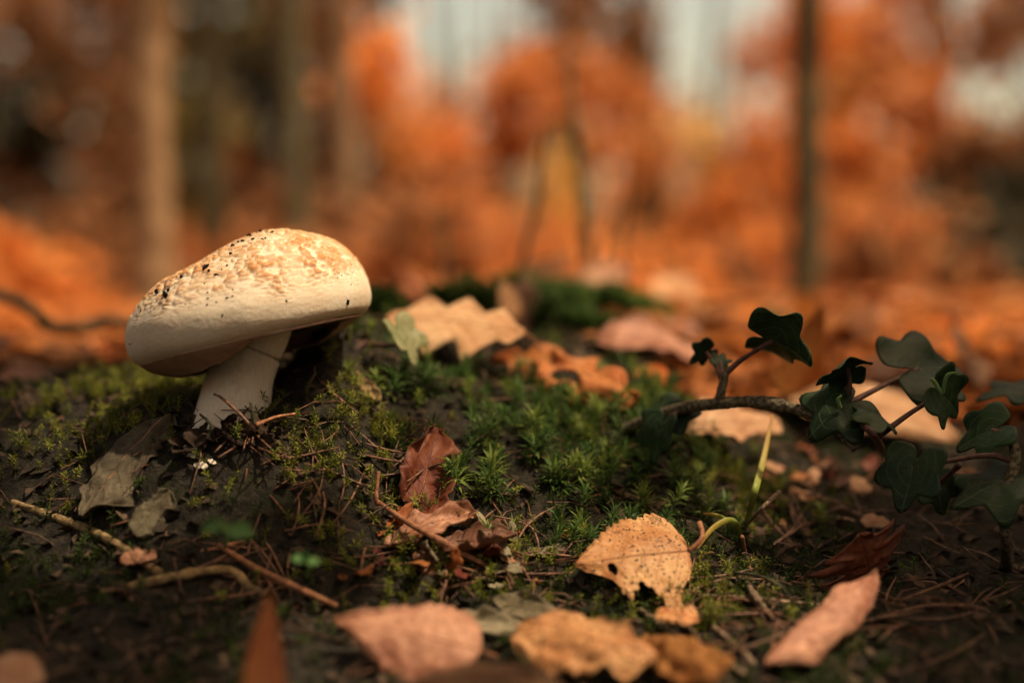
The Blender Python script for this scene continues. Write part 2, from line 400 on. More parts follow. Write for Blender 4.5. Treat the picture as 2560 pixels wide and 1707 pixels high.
par = np.stack([flat[:, 0] / 1.35, flat[:, 1] * 1.25, flat[:, 2] / 1.1], -1) + wrp
up_mask = flat[:, 1] > 40
fi = RNG.choice(np.where(up_mask)[0], 1800, p=(lambda q: q / q.sum())(np.maximum(rad_all[up_mask], 4)))
f1 = np.zeros(len(flat)); f2 = np.zeros(len(flat)); k1 = np.zeros(len(flat), int)
f1[up_mask], f2[up_mask], k1[up_mask] = worley(par[up_mask], par[fi])
cellrand = RNG.random(1800)[k1]
plate = sstep(2.6, 7.5, f2 - f1)
big = fbm(flat[:, 0] / 180, flat[:, 2] / 180, flat[:, 1] / 180, 3)
amt = sstep(30, 270, flat[:, 1] + 60 * big) * np.clip(.95 + .5 * big, 0, 1)
bald = sstep(.15, .45, vnoise(flat[:, 0] / 150 + 8.2, flat[:, 2] / 150, flat[:, 1] / 150))
amt = amt * (1 - .35 * bald)
scale = plate * amt * (cellrand > .12) * (.5 + .5 * cellrand)
scale[~up_mask] = 0
fine = fbm(flat[:, 0] / 18, flat[:, 1] / 18, flat[:, 2] / 18, 3)
disp = 19.0 * scale - 8.0 * (1 - plate) * amt * up_mask + 1.2 * fine + 1.3 * vnoise(flat[:, 0] / 7, flat[:, 1] / 7, flat[:, 2] / 7) * amt
flat2 = flat + NN.reshape(-1, 3) * disp[:, None]
def m2w(q):
    q = np.asarray(q) * ZS
    return q[..., 0:1] * np.array(EU) + q[..., 1:2] * np.array(EV) + q[..., 2:3] * np.array(EW)
idx = np.arange(NP_ * NA).reshape(NP_, NA); nxt = np.roll(idx, -1, 1)
Fc = np.stack([idx[:-1], idx[1:], nxt[1:], nxt[:-1]], -1).reshape(-1, 4)
top_brown = sstep(.1, .6, fbm(flat[:, 0] / 70, flat[:, 1] / 70, flat[:, 2] / 70, 3)) * sstep(380, 520, flat[:, 1]) * sstep(250, -60, flat[:, 0]) 
tint = np.stack([np.clip(scale * 1.2 + .04 * amt, 0, 1), np.clip(top_brown, 0, 1), np.zeros(len(flat)), np.ones(len(flat))], -1)
stem_base = G(590, 1100)
mush = empty('mushroom', (stem_base.x, stem_base.y, stem_base.z))
tag(mush, 'large cream mushroom with a scaly lopsided cap standing on the mossy bank', 'mushroom')
capW = m2w(flat2) + np.array(MC)
cap = mesh_obj('cap', capW, Fc, M['cap'], cols=tint); adopt(cap, mush)
CAP_BVH = BVHTree.FromPolygons([Vector(v) for v in capW], [tuple(int(i) for i in f) for f in Fc])
# gills: radial blades under the cap
gv, gf = [], []
NG = 180
for k in range(NG):
    ph = 2 * math.pi * k / NG; c = (1 + math.cos(ph)) / 2
    r1 = (pr[-1, 0] * c + pl[-1, 0] * (1 - c)) * 1.0; v1 = pr[-1, 1] * c + pl[-1, 1] * (1 - c)
    for (r, v, dv) in ((r1 + 40, v1 + 10, 0), (r1 + 40, v1 + 130, 0), (170, 60, 0), (170, 200, 0)):
        gv.append((150 + r * math.cos(ph), v, r * math.sin(ph) * .98))
    b = 4 * k; gf.append((b, b + 1, b + 3, b + 2))
    b2 = 4 * ((k + 1) % NG); gf.append((b + 1, b2 + 1, b2 + 3, b + 3))
gl = mesh_obj('gills', m2w(np.array(gv)) + np.array(MC), gf, M['gill'], smooth=False); adopt(gl, mush)
# veil: torn skirt between rim and stem
KA = np.array([0, 45, 80, 90, 100, 112, 135, 180, 225, 270, 300, 330, 345, 360.])
KV = np.array([-90, -95, -100, -122, -185, -240, -288, -302, -290, -250, -232, -170, -120, -90.])
KR = np.array([520, 560, 640, 620, 590, 575, 590, 640, 560, 480, 430, 400, 440, 520.])
NVa, NVr = 300, 18
pv = np.linspace(0, 360, NVa, endpoint=False); c = (1 + np.cos(np.radians(pv))) / 2
ki = int(NP_ * .83); rt = pr[ki, 0] * c + pl[ki, 0] * (1 - c); vt = pr[ki, 1] * c + pl[ki, 1] * (1 - c)
vb = np.interp(pv, KA, KV) + 7 * vnoise(pv / 5, 3.3) + 4 * vnoise(pv / 1.6, 8.3); rb = np.interp(pv, KA, KR)
rb = np.minimum(rb, rt - 15); vb = np.minimum(vb, vt - 6)
tt = np.linspace(0, 1, NVr)[:, None]
rv = rt * (1 - tt) + rb * tt + 28 * np.sin(tt * np.pi) ; vv = vt * (1 - tt) + vb * tt - 12 * np.sin(tt * np.pi)
rv = rv + 5 * vnoise(np.cos(np.radians(pv))[None] * 6, np.sin(np.radians(pv))[None] * 6, tt * 3)
pr_ = np.radians(pv)[None]
VQ = np.stack([150 + rv * np.cos(pr_), vv, rv * np.sin(pr_) * .98], -1).reshape(-1, 3)
idx = np.arange(NVr * NVa).reshape(NVr, NVa); nxt = np.roll(idx, -1, 1)
Fv = np.stack([idx[:-1], idx[1:], nxt[1:], nxt[:-1]], -1).reshape(-1, 4)
veil = mesh_obj('veil', m2w(VQ) + np.array(MC), Fv, M['veil']); adopt(veil, mush)
sm = veil.modifiers.new('thickness', 'SOLIDIFY'); sm.thickness = .0006; sm.offset = 0
# stem
def zpt(zx, zy, D=.515): return P(250 + zx / 2.613, 520 + zy / 2.613, D)
sp = [zpt(760, 1760, .497), zpt(800, 1600, .502), zpt(858, 1400, .508), zpt(915, 1120, .512), zpt(985, 930, .515), zpt(1060, 760), zpt(1110, 640)]
V, Fs = tube_data(sp, [z * ZS for z in (252, 262, 246, 216, 205, 196, 190)], 80, 64, .012, 2.0)
V += (np.array(fbm(V[:, 0] * 120, V[:, 1] * 120, V[:, 2] * 40, 2)) * .00028)[:, None] * np.array([1, .6, 0])
stem = mesh_obj('stem', V, Fs, M['stem']); adopt(stem, mush)

# ------------------------------------------------------------------ leaves
def outline(kind, t, seed):
    """half widths (upper, lower) of the blade relative to half width 1"""
    rs = random.Random(seed); ph = rs.random() * 6
    if kind == 'birch':
        b = np.sin(np.pi * np.clip(t, 0, 1) ** .62) ** .85 * (1 - .35 * t)
        tooth = .13 * (np.abs(((t * 13 + ph) % 1) - .6) * 2) + .05 * (((t * 31) % 1))
        return b * (1.12 - tooth), b * (1.12 - np.roll(tooth, 1))
    if kind == 'beech':
        b = np.sin(np.pi * t ** .9) ** .8; return b * (1 + .03 * np.sin(t * 44 + ph)), b * (1 + .03 * np.sin(t * 44 + ph + 2))
    if kind == 'oak':
        b = np.sin(np.pi * np.clip(t, .01, 1) ** 1.15) ** .6
        l = .70 + .30 * np.cos(2 * np.pi * (t * 4.3) + ph); l2 = .70 + .30 * np.cos(2 * np.pi * (t * 4.3) + ph + .9)
        return b * l, b * l2
    if kind == 'pointed':                        # deep pointed lobes
        b = np.sin(np.pi * np.clip(t, .01, 1) ** 1.0) ** .55
        def lob(q): 
            f = (q % 1); return .46 + .54 * np.where(f < .65, f / .65, (1 - f) / .35) ** 1.1
        return b * lob(t * 3.6 + ph), b * lob(t * 3.6 + ph + .4)
    if kind == 'ragged':
        b = np.sin(np.pi * np.clip(t, .01, .99)) ** .45
        return b * (.8 + .35 * vnoise(t * 6 + ph * 3, 1.2) + .12 * vnoise(t * 23, ph)), b * (.8 + .35 * vnoise(t * 6 + ph * 5, 7.2) + .12 * vnoise(t * 23, ph + 4))
    if kind == 'blade':
        b = np.sin(np.pi * np.clip(t, .0, 1) ** .6) ** .9; return b, b
def leaf_mesh(kind, L, Wd, bend=0.4, cup=0.3, twist=0.0, wave=.05, seed=1, nt=36, ns=9, holes=(), cuplow=None, shear=.0):
    t = np.linspace(0, 1, nt); s = np.linspace(-1, 1, 2 * ns + 1)
    wu, wl = outline(kind, t, seed)
    wu = np.maximum(wu, .012); wl = np.maximum(wl, .012)
    Tm, Sm = np.meshgrid(t, s, indexing='ij')
    wid = np.where(Sm >= 0, wu[:, None], wl[:, None]) * Wd / 2
    cc = np.where(Sm >= 0, cup, cup if cuplow is None else cuplow)
    # lateral arc
    lat = Sm * wid; a = cc * Sm * np.sign(1) ; cs = np.where(np.abs(cc) < 1e-3, 1e-3, cc)
    # arc with curvature constant: total angle cc over half width Wd/2
    k = cs / (Wd / 2)
    yy = np.sin(k * np.abs(lat)) / k * np.sign(Sm); zz = (1 - np.cos(k * np.abs(lat))) / k
    xx = (Tm + shear * np.abs(Sm) * wid / L) * L
    n1 = fbm(Tm * 3.1 + seed * 3.7, Sm * 1.6 + seed, .5, 3)
    zz = zz + wave * L * n1 * (.3 + .7 * np.abs(Sm)) + wave * .35 * L * vnoise(Tm * 11 + seed, Sm * 5, 2.0) * np.abs(Sm)
    # vein grooves
    # twist
    tw = twist * (Tm - .3); y2 = yy * np.cos(tw) - zz * np.sin(tw); z2 = yy * np.sin(tw) + zz * np.cos(tw)
    # bend along the length
    kb = bend / L if abs(bend) > 1e-3 else 1e-3 / L
    xb = (np.sin(kb * xx) / kb) - z2 * np.sin(kb * xx); zb = (1 - np.cos(kb * xx)) / kb + z2 * np.cos(kb * xx)
    V = np.stack([xb, y2, zb], -1).reshape(-1, 3)
    n2 = 2 * ns + 1; idx = np.arange(nt * n2).reshape(nt, n2)
    F = np.stack([idx[:-1, :-1], idx[1:, :-1], idx[1:, 1:], idx[:-1, 1:]], -1).reshape(-1, 4)
    uv = np.stack([Tm, Sm], -1).reshape(-1, 2)
    if holes:
        cen = uv[F].mean(1); keep = np.ones(len(F), bool)
        for (ht, hs, rt_, rs_) in holes:
            d = ((cen[:, 0] - ht) / rt_) ** 2 + ((cen[:, 1] - hs) / rs_) ** 2 + .35 * vnoise(cen[:, 0] * 20, cen[:, 1] * 9, 3.0)
            keep &= d > 1
        F = F[keep]
    c = (nt - 1) * n2 + ns
    return V, F, uv, V[ns], V[c], [V[i * n2 + ns] for i in range(nt)], idx
def frame(base, tip, normal, V0, V1):
    """matrix that takes V0->base, V1->tip with the blade's z near normal"""
    d = Vector(tip) - Vector(base); l = Vector(V1) - Vector(V0); sc = d.length / l.length
    def basis(x, n):
        x = x.normalized(); y = n.cross(x).normalized(); z = x.cross(y); return Matrix((x, y, z)).transposed()
    A = basis(d, Vector(normal)); B = basis(l, Vector((0, 0, 1)))
    R = A @ B.inverted()
    return R, sc
def leaf(name, kind, base, tip, normal, mat, label, cat='leaf', wr=.6, bend=.4, cup=.3, twist=0, wave=.05, seed=1, group=None, thick=.0003,
         petiole=None, holes=(), cuplow=None, nt=36, ns=9, ribs=True, parent=None, shear=0., pmat='redtwig', prad=.0006):
    base = Vector(base); tip = Vector(tip); L = (tip - base).length
    V, F, uv, v0, v1, mid, idx = leaf_mesh(kind, L, L * wr, bend, cup, twist, wave, seed, nt, ns, holes, cuplow, shear)
    R, sc = frame(base, tip, normal, v0, v1)
    Rn = np.array(R) * sc
    Wv = (V - v0) @ Rn.T
    if not ribs and not petiole:
        o = mesh_obj(name, Wv, F, mat if not isinstance(mat, str) else M[mat], uv=uv)
        if parent is None:
            o.location = base; tag(o, label, cat, group)
        else:
            o.location = base; adopt(o, parent)
            if label: o['label'] = label
        root = o; blade = o
    else:
        if parent is None:
            root = empty(name, base); tag(root, label, cat, group)
            blade = mesh_obj('blade', Wv, F, M[mat], uv=uv); blade.parent = root
        else:
            root = blade = mesh_obj(name, Wv, F, M[mat], uv=uv); root.location = base; adopt(root, parent)
        rv_ = (np.array([m for m in mid]) - v0) @ Rn.T
        if ribs:
            rr = L * .0075
            Vt, Ft = tube_data(rv_[::max(1, nt // 10)], [rr, rr * .75, rr * .25], 24, 5)
            rb_ = mesh_obj('midrib', Vt, Ft, M[pmat]); rb_.parent = root
        if petiole:
            pts = [Vector((0, 0, 0))] + [Vector(p) - base for p in petiole]
            Vt, Ft = tube_data(pts, [prad, prad * .9, prad * 1.2], 16, 6)
            pt = mesh_obj('petiole', Vt, Ft, M[pmat]); pt.parent = root
    if thick:
        sm = blade.modifiers.new('thickness', 'SOLIDIFY'); sm.thickness = thick; sm.offset = 0
    return root
UPN = Vector((0, 0, 1)); TC = Vector((0, -1, 0))
def nrm(x, y, z): return Vector((x, y, z)).normalized()

# --- hero leaves (pixel of base, pixel of tip; the depth is that of the ground they lie on)
def GP(px, py, D): return P(px, py, D)
leaf('oak_leaf', 'pointed', P(1310, 832, .585), P(966, 792, .60), nrm(.05, -.55, .83), 'tan', 'sunlit flat tan leaf with pointed lobes lying on the moss beside the cap', wr=.80, bend=-.25, cup=-.28, wave=.03, seed=3, petiole=[P(1335, 850, .585), P(1352, 880, .585)], nt=60, ns=14)
leaf('oak_leaf', 'oak', P(1232, 900, .612), P(1592, 1010, .560), nrm(.1, -.55, .83), 'rust', 'wavy rust-brown leaf arched over a dark hollow above the green moss', wr=.50, bend=-.75, cup=-.5, wave=.10, seed=5, nt=50, ns=12, holes=((.62, -.55, .07, .25),))
leaf('fallen_leaf', 'ragged', P(1560, 985, .60), P(1655, 915, .62), nrm(-.2, -.75, .6), 'orange', 'small bright orange leaf upright behind the wavy rust leaf', wr=.8, bend=.3, cup=.4, wave=.08, seed=8)
leaf('fallen_leaf', 'beech', P(1488, 862, .655), P(1770, 885, .69), nrm(.05, -.45, .88), 'pink', 'pale pinkish leaf with a raised edge behind the orange leaf', wr=.55, bend=-.4, cup=.35, wave=.06, seed=9)
leaf('fallen_leaf', 'ragged', P(1690, 1066, .570), P(1950, 1062, .60), nrm(-.05, -.72, .70), 'tan', 'bright sunlit cream leaf under the ivy stem', wr=.55, bend=-.3, cup=-.2, wave=.06, seed=12)
leaf('fallen_leaf', 'beech', P(1950, 985, .665), P(2400, 1098, .61), nrm(.1, -.55, .83), 'tan', 'broad pinkish tan leaf lying behind the ivy leaves', wr=.42, bend=-.5, cup=-.25, wave=.04, seed=14)
leaf('fallen_leaf', 'ragged', P(1425, 715, .90), P(1580, 670, .92), nrm(0, -.8, .6), 'pink', 'pale pinkish leaf standing among moss tufts on the crest', wr=.6, bend=.2, cup=.3, wave=.08, seed=16)
leaf('fallen_leaf', 'beech', P(1640, 690, 1.0), P(1735, 770, .95), nrm(-.3, -.75, .6), 'tan', 'tan leaf leaning on the crest beside the green moss', wr=.55, bend=.2, cup=.3, wave=.05, seed=17)
leaf('fallen_leaf', 'beech', P(1285, 800, .70), P(1262, 700, .72), nrm(.3, -.9, .3), 'tan', 'narrow tan leaf upright behind the pointed leaf', wr=.4, bend=.2, cup=.5, wave=.05, seed=18)
leaf('fallen_leaf', 'beech', P(1290, 840, .70), P(1312, 690, .73), nrm(-.2, -.9, .3), 'brown', 'dark brown leaf upright behind the pointed tan leaf', wr=.5, bend=.25, cup=.6, wave=.05, seed=19)
leaf('fallen_leaf', 'ragged', G(1035, 1315, .004), P(1090, 1068, .505), nrm(.25, -.9, .35), 'maroon', 'crumpled reddish brown leaf standing on end in the bank', wr=.60, bend=.35, cup=.75, twist=.5, wave=.10, seed=21, nt=48, ns=12)
leaf('fallen_leaf', 'ragged', G(960, 1365, .004), P(1190, 1290, .487), nrm(.0, -.55, .83), 'pink', 'crumpled pinkish brown leaf lying at the foot of the upright leaf', wr=.40, bend=-.5, cup=.7, wave=.12, seed=52)
leaf('fallen_leaf', 'ragged', P(1105, 1372, .468), P(1290, 1335, .476), nrm(.0, -.15, .98), 'brown', 'dark rolled leaf with a pale curled rim beneath the moss', wr=.75, bend=.5, cup=1.7, wave=.06, seed=23, nt=40, ns=12)
leaf('fallen_leaf', 'ragged', P(1195, 1278, .486), P(1275, 1385, .466), nrm(.6, -.7, .3), 'grey', 'pale torn leaf edge beside the dark rolled leaf', wr=.35, bend=.8, cup=.8, wave=.08, seed=24)

# birch hero leaf
birch_b, birch_t = P(1722, 1376, .470), P(1437, 1410, .462)
leaf('birch_leaf', 'birch', birch_b, birch_t, nrm(.02, -.74, .67), 'birch', 'sunlit speckled orange birch leaf with torn lower edge and red stalk', wr=1.22, bend=-.2, cup=-.10, cuplow=-.75, wave=.035, seed=2, nt=110, ns=36,
     holes=((.70, .30, .035, .20), (.46, .98, .12, .40), (.80, .98, .14, .36), (.10, .98, .10, .34), (.30, -1.0, .10, .16)) , petiole=[P(1742, 1360, .470), P(1756, 1338, .472), P(1748, 1306, .476)], prad=.0009)
leaf('fallen_leaf', 'birch', G(1200, 1625, .008), G(832, 1550, .012), nrm(.05, -.58, .81), 'pink', 'pinkish brown toothed leaf lying in front of the grey curled leaf', wr=.82, bend=-.25, cup=-.55, wave=.05, seed=31, nt=130, ns=16, petiole=[G(1240, 1640, .003)])
leaf('fallen_leaf', 'ragged', G(1640, 1640, .008), G(1290, 1580, .010), nrm(.05, -.6, .8), 'birch', 'orange leaf with dark blotches in front of the birch leaf', wr=.72, bend=-.5, cup=-.75, wave=.08, seed=33, nt=50, ns=14)
leaf('fallen_leaf', 'ragged', G(1630, 1590, .008), G(1790, 1705, .010), nrm(-.1, -.5, .85), 'rust', 'wavy rust leaf strip below the birch leaf', wr=.55, bend=-.3, cup=-.5, wave=.12, seed=35, nt=50, ns=12)
leaf('fallen_leaf', 'ragged', P(1640, 1535, .444), P(1748, 1550, .440), nrm(.1, -.5, .85), 'birch', 'small torn orange leaf lobe tucked under the birch leaf', wr=.8, bend=-.3, cup=.4, wave=.1, seed=36)
leaf('fallen_leaf', 'beech', G(1910, 1660, .006), G(2195, 1435, .020), nrm(-.45, -.35, .82), 'pink', 'rolled tan leaf lying on its side pointing up the slope', wr=.42, bend=-.35, cup=-2.0, wave=.07, seed=38, nt=50, ns=14)
leaf('fallen_leaf', 'oak', G(2170, 1462, -.001), P(2150, 1335, .470), nrm(.15, -.95, .3), 'maroon', 'dark maroon leaf with an orange lit rim standing right of the birch leaf', wr=1.7, bend=-.5, cup=-.6, wave=.12, seed=40, nt=44)
leaf('fallen_leaf', 'blade', P(650, 1880, .35), P(672, 1478, .37), nrm(.2, -.95, .2), 'rust', 'narrow pointed rust leaf standing upright before the reddish twig', wr=.30, bend=.15, cup=.7, wave=.02, seed=42)
leaf('fallen_leaf', 'beech', G(1095, 1535, .006), G(1330, 1565, .006), nrm(.05, -.5, .85), 'grey', 'greyish tan curled leaf on the litter', wr=.35, bend=.6, cup=.9, wave=.08, seed=44, nt=40)
leaf('fallen_leaf', 'beech', G(1232, 1495, .006), G(1400, 1535, .006), nrm(-.05, -.75, .66), 'grey', 'grey green folded leaf standing behind the curled grey one', wr=.42, bend=.25, cup=.5, wave=.05, seed=45)
leaf('fallen_leaf', 'ragged', G(425, 1035, .004), G(205, 1290, .008), nrm(-.2, -.7, .68), 'greydark', 'weathered grey leaf draped down the bank left of the stem', wr=.60, bend=-.4, cup=-.4, wave=.09, seed=47, nt=60, ns=16)
leaf('fallen_leaf', 'ragged', G(425, 1225, .008), G(335, 1335, .006), nrm(.35, -.8, .4), 'greydark', 'folded grey leaf scrap below the weathered grey leaf', wr=.7, bend=.3, cup=.5, wave=.09, seed=48)
leaf('fallen_leaf', 'beech', P(100, 960, .82), P(345, 880, .86), nrm(.1, -.6, .8), 'pink', 'broad pinkish tan leaf on the ground behind the cap', wr=.75, bend=-.3, cup=-.3, wave=.04, seed=50)
leaf('fallen_leaf', 'ragged', P(0, 950, .60), P(110, 915, .62), nrm(.1, -.75, .6), 'brown', 'dark brown leaf standing beside the crooked mossy branch', wr=.8, bend=.3, cup=.4, wave=.08, seed=53)
leaf('fallen_leaf', 'beech', G(-40, 1660, .01), G(110, 1705, .01), nrm(.1, -.6, .75), 'tan', 'tan leaf half hidden in the shaded foreground soil', wr=.7, bend=-.3, cup=-.3, wave=.04, seed=54)
leaf('fallen_leaf', 'beech', P(1440, 1745, .375), P(1010, 1720, .375), nrm(.0, -.85, .5), 'brown', 'dark brown shaded leaf lying before the blotched orange leaf', wr=.42, bend=-.3, cup=-.6, wave=.05, seed=55)
leaf('fallen_leaf', 'ragged', G(390, 1385, .004), G(300, 1400, .006), nrm(0, -.5, .85), 'pink', 'small crumpled brown leaf beside the winding root', wr=.8, bend=.4, cup=.6, wave=.12, seed=56)

for (a, b, w_) in (((488, 1088), (532, 1074), .75), ((463, 1112), (486, 1142), .5), ((486, 1160), (518, 1166), .55), ((520, 1150), (540, 1158), .6)):
    leaf('stem_flake', 'ragged', G(*a, .0035), G(*b, .004), nrm(0, -.8, .6), 'grey', None, wr=w_, bend=.2, cup=.2, wave=.05, seed=a[0], ribs=False, thick=.0006, parent=mush, nt=20, ns=6).data.materials[0] = M['stem']
# ------------------------------------------------------------------ ivy
def ivy_leaf_mesh(size, seed, cup=.25, droop=.3, fold=.25):
    na, nr = 64, 10; rs = random.Random(seed)
    th = np.linspace(-np.pi, np.pi, na, endpoint=False)
    lob = np.zeros(na)
    for c, a, wd in ((0, 1.0, .30), (1.05, .78, .30), (-1.05, .78, .30), (2.1, .62, .36), (-2.1, .62, .36)):
        d = np.angle(np.exp(1j * (th - c - .06 * rs.uniform(-1, 1)))); lob = np.maximum(lob, a * np.exp(-(d / wd) ** 2 * .8))
    r = .60 + .40 * lob; r = r * (1 - .72 * np.exp(-((np.abs(th) - np.pi) / .22) ** 2))
    r = r * (1 + .04 * vnoise(th * 3 + seed, 1.5))
    rho = np.linspace(0, 1, nr)[:, None] ** .9
    x = rho * r * np.cos(th) * size + .0; y = rho * r * np.sin(th) * size
    z = -droop * (x / size) ** 2 * size * np.sign(1) * .5 + fold * np.abs(y) + cup * .3 * size * vnoise(x / size * 2.2 + seed, y / size * 2.2, 1.0) * rho
    V = np.stack([x, y, z], -1).reshape(-1, 3)
    idx = np.arange(nr * na).reshape(nr, na); nx_ = np.roll(idx, -1, 1)
    F = np.stack([idx[:-1], idx[1:], nx_[1:], nx_[:-1]], -1).reshape(-1, 4)
    # vein uv: radial distance to the nearest lobe axis
    d = np.min(np.stack([np.abs(np.angle(np.exp(1j * (th - c)))) for c in (0, 1.05, -1.05, 2.1, -2.1)]), 0)
    uv = np.stack([np.broadcast_to(rho * 1.0, x.shape), np.clip(d / .5, 0, 1) * (.15 + .85 * rho)], -1).reshape(-1, 2)
    return V, F, uv
def ivy_leaf(parent, junction, tipdir, normal, size, mat='ivy', seed=1, stalk=None, droop=.3, fold=.2, cup=.3, label=None):
    V, F, uv = ivy_leaf_mesh(size, seed, cup, droop, fold)
    x = Vector(tipdir).normalized(); y = Vector(normal).cross(x).normalized(); z = x.cross(y)
    R = np.array(Matrix((x, y, z)).transposed())
    o = mesh_obj('leaf', V @ R.T, F, M[mat], uv=uv); o.location = junction; adopt(o, parent)
    sm = o.modifiers.new('thickness', 'SOLIDIFY'); sm.thickness = .00035; sm.offset = 0
    if label: o['label'] = label
    if stalk:
        Vt, Ft = tube_data([Vector(s) for s in stalk] + [Vector(junction)], [.0012, .0009, .0008], 20, 7)
        p = mesh_obj('stalk', Vt - np.array(Vector(junction)), Ft, M['petiole']); p.parent = o
    return o
DI = .50
iv = empty('ivy', G(1700, 1100)); tag(iv, 'ivy runner with dark green leaves on a bare lichened stem right of the moss', 'ivy')
vine = [P(1560, 1075, .545), P(1640, 1040, .535), P(1720, 1018, .525), P(1800, 1008, .515), P(1880, 1004, .51), P(1960, 1014, .503), P(2025, 1034, .498), P(2085, 1068, .492), P(2140, 1122, .488)]
V, F = tube_data(vine, [.0021, .0022, .0023, .0022, .0021, .0020, .0019, .0017, .0014], 90, 14, .14, 3.0, .35)
adopt(mesh_obj('stem', V, F, M['ivystem']), iv)
sh = [P(1795, 1012, .515), P(1806, 965, .513), P(1815, 930, .512)]
V, F = tube_data(sh, [.0019, .0016, .0013], 24, 9, .1, 5.0); adopt(mesh_obj('shoot', V, F, M['ivystem']), iv)
ivy_leaf(iv, P(1930, 852, .505), CR * .92 - CU * .28 - CF * .2, CU * .75 + CF * .55 + CR * .2, .0165, seed=4, stalk=[P(1815, 932, .512), P(1860, 895, .51)], droop=.5, fold=.30, cup=.5)
ivy_leaf(iv, P(1765, 880, .53), -CR * .8 - CU * .5, CU * .6 + CF * .6, .0075, seed=6, stalk=[P(1803, 945, .515), P(1790, 915, .52)], droop=.4)
ivy_leaf(iv, P(1800, 905, .52), CR * .3 + CU * .5 + CF * .5, -CF * .8 + CU * .4, .005, seed=9, stalk=[P(1806, 940, .515)])
ivy_leaf(iv, P(1690, 1035, .53), -CR * .6 - CU * .6 - CF * .2, CU * .8 - CF * .5, .012, seed=10, stalk=[P(1725, 1020, .525)], droop=.5)
ivy_leaf(iv, P(1650, 1075, .52), -CR * .25 - CU * .9, -CF * .45 + CU * .3 - CR * .6, .013, seed=11, stalk=[P(1700, 1022, .528)], droop=.3)
iv2 = empty('ivy', G(2200, 1180)); tag(iv2, 'ivy sprig with a large lobed leaf and pale curled bud tips above the tan leaf', 'ivy')
kn = P(2118, 1010, .497)
tube('stem', [G(2215, 1150, -.004), P(2190, 1095, .49), P(2150, 1055, .493), kn], [.0014, .0013, .0013], M['petiole'], iv2, 24, 8)
ivy_leaf(iv2, P(2295, 922, .515), CR * .75 + CU * .1 + CF * .3, -CF * .75 + CU * .62, .0215, seed=21, stalk=[kn, P(2200, 968, .505)], droop=.3, fold=.08, cup=.3)
ivy_leaf(iv2, P(2118, 918, .497), -CR * .95 - CU * .18, CU * .85 + CF * .45, .0125, seed=22, stalk=[kn, P(2124, 960, .496)], droop=.9, fold=-.15, cup=.6)
ivy_leaf(iv2, P(2110, 1012, .492), -CR * .8 - CU * .52 - CF * .3, CU * .6 - CF * .75, .0165, seed=23, stalk=[kn], droop=.7, fold=-.2)
ivy_leaf(iv2, P(2190, 1035, .49), -CR * .75 + CU * .1 - CF * .5, CU * .75 - CF * .5, .011, seed=24, stalk=[P(2194, 1085, .489), P(2192, 1060, .489)], droop=.6, fold=-.2)
ivy_leaf(iv2, P(2355, 985, .495), CR * .6 - CU * .55 + CF * .4, -CF * .8 + CU * .3, .0135, seed=25, stalk=[P(2195, 1092, .49), P(2280, 1030, .493)], droop=.3)
for k, (a, b, c) in enumerate((((2102, 1020), (2095, 1000), (2104, 988)), ((2355, 985), (2336, 955), (2326, 945)), ((2356, 985), (2368, 940), (2395, 930)))):
    o = tube('bud', [P(*a, .49), P(*b, .489), P(*c, .488)], [.0006, .0008, .0003], M['sprout'], iv2, 14, 6)
iv3 = empty('ivy', G(2520, 1400)); tag(iv3, 'ivy with a twisted upright stem and drooping shaded leaves beside rotten wood', 'ivy')
tube('stem', [G(2520, 1430, -.004), P(2514, 1340, .475), P(2520, 1220, .482), P(2538, 1150, .486), P(2530, 1105, .488), P(2498, 1080, .49)], [.0022, .0021, .0021, .0020, .0018, .0014], M['ivystem'], iv3, 50, 10, .12, 8.0)
ivy_leaf(iv3, P(2285, 1172, .478), -CR * .35 - CU * .9 - CF * .2, -CF * .65 - CR * .6 + CU * .1, .0155, seed=31, stalk=[P(2522, 1150, .485), P(2470, 1138, .483), P(2380, 1150, .480)], droop=.25)
ivy_leaf(iv3, P(2500, 1205, .482), -CR * .9 - CU * .35 - CF * .2, CU * .85 - CF * .45, .019, seed=32, stalk=[P(2520, 1220, .482)], droop=.6, fold=-.15, cup=.7)
ivy_leaf(iv3, P(2480, 1075, .492), -CR * .75 - CU * .4 + CF * .3, -CF * .6 + CU * .7, .014, seed=33, stalk=[P(2498, 1081, .49)], droop=.5)
ivy_leaf(iv3, P(2560, 985, .53), -CR * .95 + CU * .05, CU * .9 - CF * .3, .017, seed=34, stalk=[P(2600, 1040, .51), P(2580, 1000, .52)], droop=.6, cup=.6)
ivy_leaf(iv3, P(2340, 1215, .50), CR * .2 - CU * .9 - CF * .3, -CF * .85 + CU * .4, .010, seed=35, stalk=[P(2400, 1160, .49)], droop=.4)
ivp = empty('ivy', G(880, 900)); tag(ivp, 'single pale green ivy leaf hanging from a thin dark stalk beside the stem', 'ivy')
ivy_leaf(ivp, P(1000, 838, .548), CR * .55 - CU * .85 - CF * .1, -CF * .45 + CU * .35 + CR * .85, .0140, 'ivy_pale', seed=41, stalk=[G(868, 905, -.002), P(905, 862, .552), P(985, 862, .55)], droop=.35, fold=.35)

